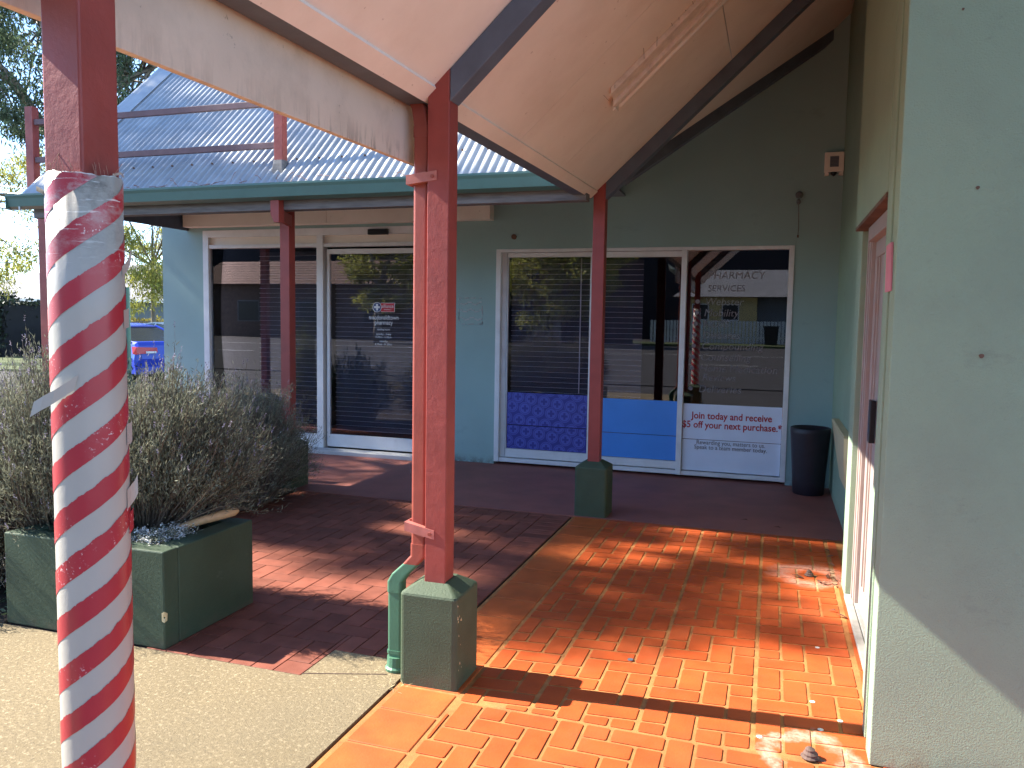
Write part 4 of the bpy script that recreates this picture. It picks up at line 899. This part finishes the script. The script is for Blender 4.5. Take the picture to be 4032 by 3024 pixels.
# alyssum: clumps of tiny white flowers on the soil
al = thing('white_flowers', 'mat of tiny white flowers in the front corner of the planter', 'flowers')
r = np.random.default_rng(5); n = 900
c0 = np.array([(-1.44, 0.10), (-1.36, 0.16), (-1.42, 0.26), (-1.52, 0.12), (-1.60, 0.10), (-1.36, 0.24), (-1.40, 0.06), (-1.48, 0.20)])
ci = r.integers(0, 8, n); p = np.stack([c0[ci, 0]+r.normal(0, 0.035, n), c0[ci, 1]+r.normal(0, 0.035, n), 0.44+0.055*r.random(n)], 1)
d = r.normal(size=(n, 3)); d[:, 2] = abs(d[:, 2]); v, q = blades(p, d, np.cross(d, r.normal(size=(n, 3))), np.full(n, 0.03), np.full(n, 0.006)); np_mesh('foliage', v, q, M['lav'], al, kind='stuff')
k = r.choice(n, 260, replace=False); hd = []
ctr = p[k]+np.array([0, 0, 0.02]); ctr[:, 2] = np.maximum(ctr[:, 2], 0.47)
keep = ctr[r.choice(260, 110, replace=False)]
P5 = np.repeat(keep, 14, 0)+r.normal(0, 0.008, (110*14, 3)); d = r.normal(size=(len(P5), 3)); d[:, 2] *= 0.4
v, q = blades(P5, d, np.cross(d, np.array([0, 0, 1.0])+0*d), np.full(len(P5), 0.010), np.full(len(P5), 0.009)); np_mesh('blossoms', v, q, M['petal'], al, kind='stuff')
# litter of dead stems on the planter soil
n = 700; p = np.stack([r.uniform(-2.08, -1.34, n), r.uniform(0.04, 0.51, n), 0.432+0.02*r.random(n)], 1); d = r.normal(size=(n, 3)); d[:, 2] *= 0.25
v, q = blades(p, d, np.cross(d, r.normal(size=(n, 3))), r.uniform(0.02, 0.07, n), np.full(n, 0.004)); o = np_mesh('stem_litter', v, q, M['lavstem']); tag(o, 'dead stems littering the planter soil', kind='stuff')
n = 1500; p = np.stack([r.uniform(-4.4, -2.23, n), r.uniform(-0.16, 0.9, n), 0.012+0.03*r.random(n)], 1); d = r.normal(size=(n, 3)); d[:, 2] = abs(d[:, 2])*0.6
v, q = blades(p, d, np.cross(d, r.normal(size=(n, 3))), r.uniform(0.03, 0.09, n), np.full(n, 0.018)); o = np_mesh('ground_cover', v, q, M['gumdark']); tag(o, 'low ground cover left of the planter', kind='stuff')
# dry grass tuft at the foot of the front pier
n = 26; p = np.stack([r.uniform(-0.06, 0.05, n), r.uniform(-0.10, -0.01, n), np.full(n, 0.0)], 1); d = np.stack([r.normal(0, 1, n), r.normal(0, 1, n), 0.3+r.random(n)*0.5], 1)
v, q = blades(p, d, np.cross(d, np.array([0, 0, 1.0])+0*d), r.uniform(0.02, 0.06, n), np.full(n, 0.0018)); o = np_mesh('grass_tuft', v, q, M['tan']); tag(o, 'dry grass tuft at the foot of the front pier', kind='stuff')

# ---------------------------------------------------------------- sign frame standing on the verandah roof
sf = thing('roof_sign_frame', 'bare red frame of two posts and two rails standing on the iron roof', 'frame')
b = MB().box(-2.795, -2.705, 3.15, 3.225, 2.93, 4.2); b.build('frame_post', M['red'], sf, bevel=0.003)
b = MB().box(-5.70, -5.60, 3.15, 3.225, 2.70, 3.66); b.build('frame_post', M['red'], sf, bevel=0.003)
for z in (3.505, 3.135):
    b = MB().box(-5.60, -2.795 if z < 3.3 else -2.5, 3.162, 3.20, z-0.027, z+0.027); b.build('rail', mat('rail_paint', (0.16, 0.09, 0.095), 0.6, 0.15, 8), sf, bevel=0.003)
b = MB(); b.loft([rrect(-2.745, 3.19, 0.075, 0.07, 0.02, 2.86), rrect(-2.75, 3.19, 0.05, 0.045, 0.015, 3.0)]); b.build('post_flashing', M['timber'], sf)

# ---------------------------------------------------------------- beyond: trees, cars, houses, poles
def tree(name, label, x, y, h, th, crown, leafm, seed, clumps=46, nleaf=260, cr=0.75, ll=0.16, lw_=0.034, trunk_r=0.22, lean=(0, 0), group=None, zmin=0.35, cat='tree', droop=0.9):
    r = np.random.default_rng(seed); t = thing(name, label, cat, group)
    tb = MB(); top = Vector((x+lean[0], y+lean[1], th))
    tb.tube([(x, y, -0.15), (x+lean[0]*0.25, y+lean[1]*0.25, th*0.35), (x+lean[0]*0.7, y+lean[1]*0.7, th*0.75), top], [trunk_r*1.15, trunk_r, trunk_r*0.8, trunk_r*0.6], 9)
    tb.build('trunk', M['bark'], t, smooth=True)
    cx, cy, cz, ax, ay, az = crown; ends = []; lb = MB(); mains = []
    for k in range(7):
        a = 2*math.pi*k/7+r.uniform(-0.3, 0.3); e = Vector((cx+ax*0.6*math.cos(a), cy+ay*0.6*math.sin(a), cz+az*r.uniform(-0.4, 0.6)))
        m1 = top.lerp(e, 0.5)+Vector((0, 0, 0.12*h*r.random())); lb.tube([top, m1, e], [trunk_r*0.5, trunk_r*0.32, trunk_r*0.16], 7); mains.append((m1, e))
    for k in range(clumps):
        while True:
            q = r.uniform(-1, 1, 3)
            if q@q < 1 and q@q > 0.12: break
        e = Vector((cx+ax*q[0], cy+ay*q[1], cz+az*q[2])); ends.append(e)
        m1, e0 = min(mains, key=lambda u: (u[1]-e).length); s = m1.lerp(e0, r.uniform(0.3, 1.0))
        lb.tube([s, s.lerp(e, 0.5)+Vector((0, 0, 0.25*r.random())), e], [trunk_r*0.13, trunk_r*0.09, trunk_r*0.03], 5)
    lb.build('limbs', M['bark'], t, smooth=True)
    E_ = np.array([tuple(e) for e in ends]); idx = np.repeat(np.arange(clumps), nleaf); N = len(idx)
    off = r.normal(0, 1, (N, 3)); off /= np.linalg.norm(off, axis=1, keepdims=True); off *= (cr*(r.random(N)**0.5))[:, None]*r.uniform(0.6, 1.25, clumps)[idx][:, None]; off[:, 2] *= 0.65
    P_ = E_[idx]+off; d = r.normal(0, 0.6, (N, 3)); d[:, 2] -= droop
    v, q = blades(P_, d, np.cross(d, r.normal(size=(N, 3))), r.uniform(ll*0.6, ll*1.2, N), np.full(N, lw_))
    np_mesh('crown', v, q, M[leafm], t, kind='stuff'); return t
TG = 'gum trees around the car park'
tree('gum_tree', 'big dark gum tree with branches hanging over the left end of the iron roof', -20.5, 17.5, 12, 6.5, (-18.4, 15.4, 10.0, 4.8, 4.4, 3.9), 'gumdark', 31, 165, 330, 0.85, 0.20, 0.05, 0.32)
tree('gum_tree', 'sunlit olive gum tree with low hanging foliage beyond the left red post', -30.5, 15.0, 8, 4.0, (-23.5, 17.6, 4.9, 3.3, 2.8, 2.5), 'gumleaf', 32, 36, 260, 0.7, 0.19, 0.042, 0.2)
tree('gum_tree', 'olive drooping gum tree behind the parked blue car', -20.2, 20.8, 8, 3.4, (-19.6, 20.0, 4.6, 3.3, 2.6, 3.2), 'gumleaf', 33, 84, 280, 0.7, 0.20, 0.042, 0.09)
tree('gum_tree', 'tall gum tree standing left of the walkway whose crown dapples the floor', -17.5, 2.2, 15, 9.0, (-15.6, 1.25, 12.9, 2.4, 1.65, 1.5), 'gumdark', 34, 44, 330, 0.46, 0.17, 0.038, 0.26)
tree('gum_tree', 'leaning gum tree left of the shops shading the iron roof', -18.5, 5.5, 15, 8.0, (-15.5, 3.95, 11.6, 3.0, 1.7, 4.0), 'gumdark', 35, 80, 260, 0.6, 0.17, 0.040, 0.24)
# hedge and yellow hedge as leafy masses
def hedge(name, label, x0, x1, y0, y1, z1, leafm, seed, n, ang=0.0):
    r = np.random.default_rng(seed); t = thing(name, label, 'hedge')
    ca, sa = math.cos(ang), math.sin(ang); L_, W_ = x1-x0, y1-y0
    u = r.uniform(0, 1, n); vv = r.uniform(0, 1, n); zz = r.uniform(0, 1, n)**0.7
    face = r.integers(0, 3, n); vv = np.where(face == 0, r.random(n)*0.08, vv); zz = np.where(face == 1, 1-r.random(n)*0.1, zz)
    bulge = 1+0.10*np.sin(u*9+seed)+0.06*np.sin(u*23)
    px, py = x0+u*L_*ca-vv*W_*sa, y0+u*L_*sa+vv*W_*ca
    P_ = np.stack([px, py, -0.1+zz*(z1+0.1)*bulge], 1)+r.normal(0, 0.06, (n, 3)); d = r.normal(size=(n, 3))
    v, q = blades(P_, d, np.cross(d, r.normal(size=(n, 3))), np.full(n, 0.17), np.full(n, 0.10)); np_mesh('foliage', v, q, M[leafm], t, kind='stuff')
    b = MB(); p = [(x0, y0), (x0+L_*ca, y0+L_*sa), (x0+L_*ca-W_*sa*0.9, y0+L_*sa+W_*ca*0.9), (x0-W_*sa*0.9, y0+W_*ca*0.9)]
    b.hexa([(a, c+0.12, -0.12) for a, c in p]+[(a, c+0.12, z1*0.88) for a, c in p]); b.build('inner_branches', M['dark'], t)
hedge('tall_hedge', 'big dark clipped hedge at the left edge beyond the lavender', -30.5, -25.8, 18.6, 21.5, 2.15, 'hedge', 41, 9000, 0.15)
hedge('low_hedge', 'yellow topped hedge in front of the grey house', -30, -20.5, 24.2, 25.4, 1.32, 'yellowhedge', 42, 6000, 0.25)
# paling fence behind the parked cars
fb = thing('paling_fence', 'dark weathered paling fence behind the parked cars', 'fence')
base = None
for q in range(90):
    x = -31+0.17*q; yq = 22.0+0.04*q
    if base is None:
        base = MB().box(-0.075, 0.075, 0, 0.02, 0, 1.45).build('paling', M['paling'], fb); o = base
    else:
        o = base.copy(); COL.objects.link(o); o.parent = fb
    o.location = (x, yq, -0.12+rng.normal()*0.02)
MB().hexa([(-31,22.03,0.9),(-15.8,25.6,0.9),(-15.8,25.65,0.9),(-31,22.08,0.9),(-31,22.03,1.0),(-15.8,25.6,1.0),(-15.8,25.65,1.0),(-31,22.08,1.0)]).build('fence_rail', M['paling'], fb)
# grey house
hs = thing('grey_house', 'low grey house with a hipped tile roof far behind the hedge', 'house')
hx, hy = -46.5, 33.0
MB().box(hx, hx+16, hy, hy+9, -0.12, 2.45).build('wall', M['housewall'], hs)
b = MB(); e = 0.5; z0, z1 = 2.42, 4.75
b.add([(hx-e,hy-e,z0),(hx+16+e,hy-e,z0),(hx+16+e,hy+9+e,z0),(hx-e,hy+9+e,z0),(hx+4.5,hy+4.5,z1),(hx+11.5,hy+4.5,z1)], [(0,1,5,4),(1,2,5),(2,3,4,5),(3,0,4),(0,3,2,1)]); b.build('roof', M['rooftile'], hs)
MB().box(hx-e-0.1, hx+16+e+0.1, hy-e-0.12, hy-e, 2.28, 2.45).build('gutter', M['alu'], hs)
wn = MB().box(hx+7.0, hx+10.6, hy-0.05, hy-0.002, 0.9, 1.95); wn = wn.build('window', M['alu'], hs); MB().box(hx+7.1, hx+10.5, hy-0.07, hy-0.052, 1.0, 1.86).build('pane', M['carglass'], wn)
# parked cars
def car(label, paint, loc, rz_, name='parked_car'):
    t = thing(name, label, 'car', 'cars parked behind the lavender')
    L2, W2 = 2.3, 0.9
    prof = [(-2.32,0.42,0.80),(-2.36,0.62,0.86),(-2.30,0.95,0.86),(-2.2,1.04,0.84),(-1.55,1.08,0.82),(-0.2,1.02,0.84),(0.9,1.0,0.86),(1.5,0.93,0.84),(2.1,0.80,0.80),(2.3,0.62,0.74),(2.3,0.38,0.70)]
    b = MB(); rings = []
    for x, z, wv in prof: rings.append([(x, -wv, 0.24), (x, -wv-0.04, 0.5*(0.24+z)), (x, -wv*0.97, z-0.06), (x, -wv*0.88, z), (x, wv*0.88, z), (x, wv*0.97, z-0.06), (x, wv+0.04, 0.5*(0.24+z)), (x, wv, 0.24)])
    b.loft(rings); b.build('body', paint, t, smooth=False, bevel=0.0)
    cab = [(-2.0,1.06,0.72),(-0.9,1.42,0.60),(-0.2,1.47,0.60),(0.45,1.42,0.60),(1.2,1.0,0.74)]
    g = MB(); 
    g.loft([[(x, -wv-0.06, 0.98), (x, -wv, z), (x, wv, z), (x, wv+0.06, 0.98)] for x, z, wv in cab]); g.build('glasshouse', M['carglass'], t)
    rf = MB(); rf.loft([[(x, -wv, z), (x, -wv*0.9, z+0.035), (x, wv*0.9, z+0.035), (x, wv, z)] for x, z, wv in ((-0.95,1.405,0.61),(-0.2,1.465,0.615),(0.48,1.42,0.61))]); rf.build('roof', paint, t)
    for sy in (-1, 1):
        pb = MB()
        for (xa, za), (xb, zb_) in (((-2.0, 1.04), (-0.9, 1.43)), ((1.2, 1.0), (0.45, 1.43)), ((-0.25, 1.0), (-0.25, 1.46))): MB().tube([(xa, sy*0.80, za), (xb, sy*0.61, zb_)], 0.03, 5).build('pillar', paint, t)
        MB().hexa([(-2.375,sy*0.86,0.74),(-2.375,sy*0.30,0.78),(-2.30,sy*0.30,0.78),(-2.25,sy*0.90,0.74),(-2.36,sy*0.86,0.92),(-2.36,sy*0.30,0.90),(-2.29,sy*0.30,0.90),(-2.2,sy*0.89,0.93)]).build('tail_light', M['lampred'], t)
        MB().box(-2.385, -2.37, min(sy*0.34, sy*0.62), max(sy*0.34, sy*0.62), 0.76, 0.81).build('reversing_light', M['textwhite'], t)
        for wx in (-1.42, 1.42):
            wv = MB(); wv.loft([[(wx+rr*math.cos(a), sy*0.93+yy2, 0.31+rr*math.sin(a)) for a in [2*math.pi*q/18 for q in range(18)]] for rr, yy2 in ((0.30,-0.1*sy),(0.32,-0.08*sy),(0.32,0.0),(0.29,0.01*sy))]); wh = wv.build('wheel', M['tyre'], t)
            rv = MB(); rv.loft([[(wx+rr*math.cos(a), sy*0.945+yy2, 0.31+rr*math.sin(a)) for a in [2*math.pi*q/14 for q in range(14)]] for rr, yy2 in ((0.21,-0.02*sy),(0.2,0.005*sy))]); rv.build('rim', M['rim'], wh)
    t.location = (loc[0], loc[1], -0.12); t.rotation_euler = (0, 0, rz_); return t
car('bright blue sedan parked behind the lavender with its tail light showing', M['carblue'], (-15.55, 14.27), math.radians(165))
car('white car parked beyond the blue sedan', M['carwhite'], (-17.3, 18.2), math.radians(170))
# poles and wires
gp_ = MB().tube([(-9.31, 8.2, -0.1), (-9.31, 8.2, 2.08)], 0.045, 10).build('steel_post', M['greengutter']); tag(gp_, 'slim teal steel post between the striped pole and the teal wall', 'post')
tp = thing('power_pole', 'far timber power pole with a crossarm on the left skyline', 'power pole')
MB().tube([(-81, 65.4, -0.1), (-81, 65.4, 7.6)], 0.16, 8).build('pole', M['timber'], tp); MB().box(-82.4, -79.6, 65.3, 65.5, 7.15, 7.3).build('crossarm', M['timber'], tp)
wl = thing('power_lines', 'thin dark overhead power lines crossing the sky at the left', 'power lines')
for (ya, za, zb_, rr) in ((14.0, 5.75, 4.2, 0.016), (14.0, 5.56, 4.05, 0.016), (40.0, 7.9, 7.4, 0.03), (40.0, 6.3, 5.9, 0.03), (40.0, 4.25, 4.2, 0.025)):
    X0 = -24 if ya < 20 else -75; X1 = -10.5 if ya < 20 else -30
    MB().tube([(X0+(X1-X0)*q/6, ya, za+(zb_-za)*q/6-0.06*math.sin(math.pi*q/6)) for q in range(7)], rr, 5).build('wire', M['black'], wl)

# ---------------------------------------------------------------- across the street (seen mirrored in the shop windows)
rd = MB().box(-60, 60, -46, -8.0, -0.119, -0.09).build('road', M['asphalt']); tag(rd, 'asphalt street in front of the shops', kind='structure')
rl = MB()
for q in range(9): rl.box(-26+6*q, -23+6*q, -20.1, -19.95, -0.0899, -0.085)
rl.box(-60, 60, -30.1, -29.95, -0.0899, -0.085); rl.build('road_marking', M['roadwhite'], rd)
fp = MB().box(-60, 60, -52, -46, -0.119, 0.05).build('verge', M['lawn']); tag(fp, 'grass verge across the street', kind='structure')
yh = thing('yellow_house', 'yellow weatherboard house across the street reflected in the window', 'house')
hx, hy = -6.5, -60.0
b = MB()
for q in range(17): b.hexa([(hx,hy,0.8+0.19*q),(hx+6.6,hy,0.8+0.19*q),(hx+6.6,hy+0.05,0.8+0.19*q),(hx,hy+0.05,0.8+0.19*q),(hx,hy,0.985+0.19*q),(hx+6.6,hy,0.985+0.19*q),(hx+6.6,hy+0.015,0.985+0.19*q),(hx,hy+0.015,0.985+0.19*q)])
b.box(hx, hx+6.6, hy-7, hy, -0.1, 4.0); b.build('wall', M['weather'], yh)
MB().box(hx+6.6, hx+14, hy-7, hy-1.5, -0.1, 4.0).build('porch_wall', M['housewall'], yh)
b = MB(); b.add([(hx-0.6,hy+0.9,4.0),(hx+14.6,hy+0.9,4.0),(hx+14.6,hy-8,4.0),(hx-0.6,hy-8,4.0),(hx+2,hy-3.5,6.6),(hx+12,hy-3.5,6.6)], [(0,1,5,4),(1,2,5),(2,3,4,5),(3,0,4),(0,3,2,1)]); b.build('roof', M['rooftile'], yh)
for wx in (1.0, 3.6):
    wn = MB().box(hx+wx, hx+wx+1.5, hy+0.05, hy+0.1, 1.9, 3.4).build('window', M['alu'], yh); MB().box(hx+wx+0.1, hx+wx+1.4, hy+0.1, hy+0.12, 2.0, 3.3).build('pane', M['carglass'], wn)
wf = thing('picket_fence', 'white paling fence before the yellow house reflected in the window', 'fence')
base = MB().box(-0.10, 0.10, 0, 0.03, 0, 1.8).build('picket', M['whitefence'], wf)
for q in range(60):
    o = base if q == 0 else base.copy()
    if q: COL.objects.link(o); o.parent = wf
    o.location = (-8+0.27*q, -52.5, 0.05)
MB().box(-8, 8.2, -52.55, -52.51, 0.5, 0.6).build('rail', M['whitefence'], wf)
tree('street_tree', 'dark leafy tree across the street reflected in the windows', -13.0, -41, 9, 3.0, (-13.0, -41, 5.2, 5.0, 3.2, 4.2), 'gumleaf', 51, 80, 220, 1.0, 0.34, 0.12, 0.3, droop=0.2)
tree('street_tree', 'street tree beside the brick house reflected in the door', -24.5, -36, 10, 3.5, (-23.5, -36, 5.5, 3.2, 3, 4), 'gumleaf', 52, 50, 180, 0.9, 0.34, 0.12, 0.3, droop=0.2)
hedge('street_hedge', 'dark hedge across the street reflected in the windows', -21, -8.5, -46.5, -44.5, 3.0, 'hedge', 43, 9000)
hedge('shelter_belt', 'tall dark belt of trees behind the houses across the street', -75, 40, -74, -70, 13.0, 'hedge', 44, 26000)
bh = thing('brick_house', 'brown brick house with a tiled roof across the street reflected in the door', 'house')
hx, hy = -46.0, -44.0
MB().box(hx, hx+23, hy-8, hy, -0.1, 4.4).build('wall', mat('brown_brick', (0.13, 0.085, 0.065), 0.85, 0.25, 3), bh)
b = MB(); 
for q in range(9): b.hexa([(hx-0.6,hy+0.7-0.5*q,4.3+0.24*q),(hx+23.6,hy+0.7-0.5*q,4.3+0.24*q),(hx+23.6,hy+0.1-0.5*q,4.3+0.24*q),(hx-0.6,hy+0.1-0.5*q,4.3+0.24*q),(hx-0.6,hy+0.7-0.5*q,4.36+0.24*q),(hx+23.6,hy+0.7-0.5*q,4.36+0.24*q),(hx+23.6,hy+0.1-0.5*q,4.62+0.24*q),(hx-0.6,hy+0.1-0.5*q,4.62+0.24*q)])
b.build('roof', mat('terracotta_roof', (0.17, 0.10, 0.075), 0.8, 0.3, 4), bh)
for wx in (4.0, 10.0, 16.0):
    wn = MB().box(hx+wx, hx+wx+2.2, hy+0.002, hy+0.06, 1.2, 3.0).build('window', M['timber'], bh); MB().box(hx+wx+0.12, hx+wx+2.08, hy+0.062, hy+0.07, 1.3, 2.9).build('pane', M['carglass'], wn)
bn = thing('wheelie_bin', 'dark wheelie bin across the street reflected in the window', 'bin')
MB().loft([rrect(1.4, -50.2, 0.45, 0.45, 0.05, 0.06), rrect(1.4, -50.2, 0.55, 0.55, 0.05, 1.4)]).build('tub', M['black'], bn); MB().box(0.8, 2.0, -50.8, -49.6, 1.401, 1.5).build('lid', M['black'], bn, bevel=0.03)

# ---------------------------------------------------------------- seat every grouping Empty at the base of its thing
bpy.context.view_layer.update()
for o in [o for o in COL.objects if o.type == 'EMPTY' and o.parent is None]:
    if o.location.length > 1e-6: continue
    pts = []
    for c in o.children_recursive:
        if c.type in {'MESH', 'FONT'}: pts += [c.matrix_world @ Vector(q) for q in c.bound_box]
    if not pts: continue
    lo = Vector((min(p.x for p in pts), min(p.y for p in pts), min(p.z for p in pts))); hi = Vector((max(p.x for p in pts), max(p.y for p in pts), max(p.z for p in pts)))
    o.location = ((lo.x+hi.x)/2, (lo.y+hi.y)/2, lo.z)
    for c in o.children: c.matrix_parent_inverse = Matrix.Translation(-o.location)
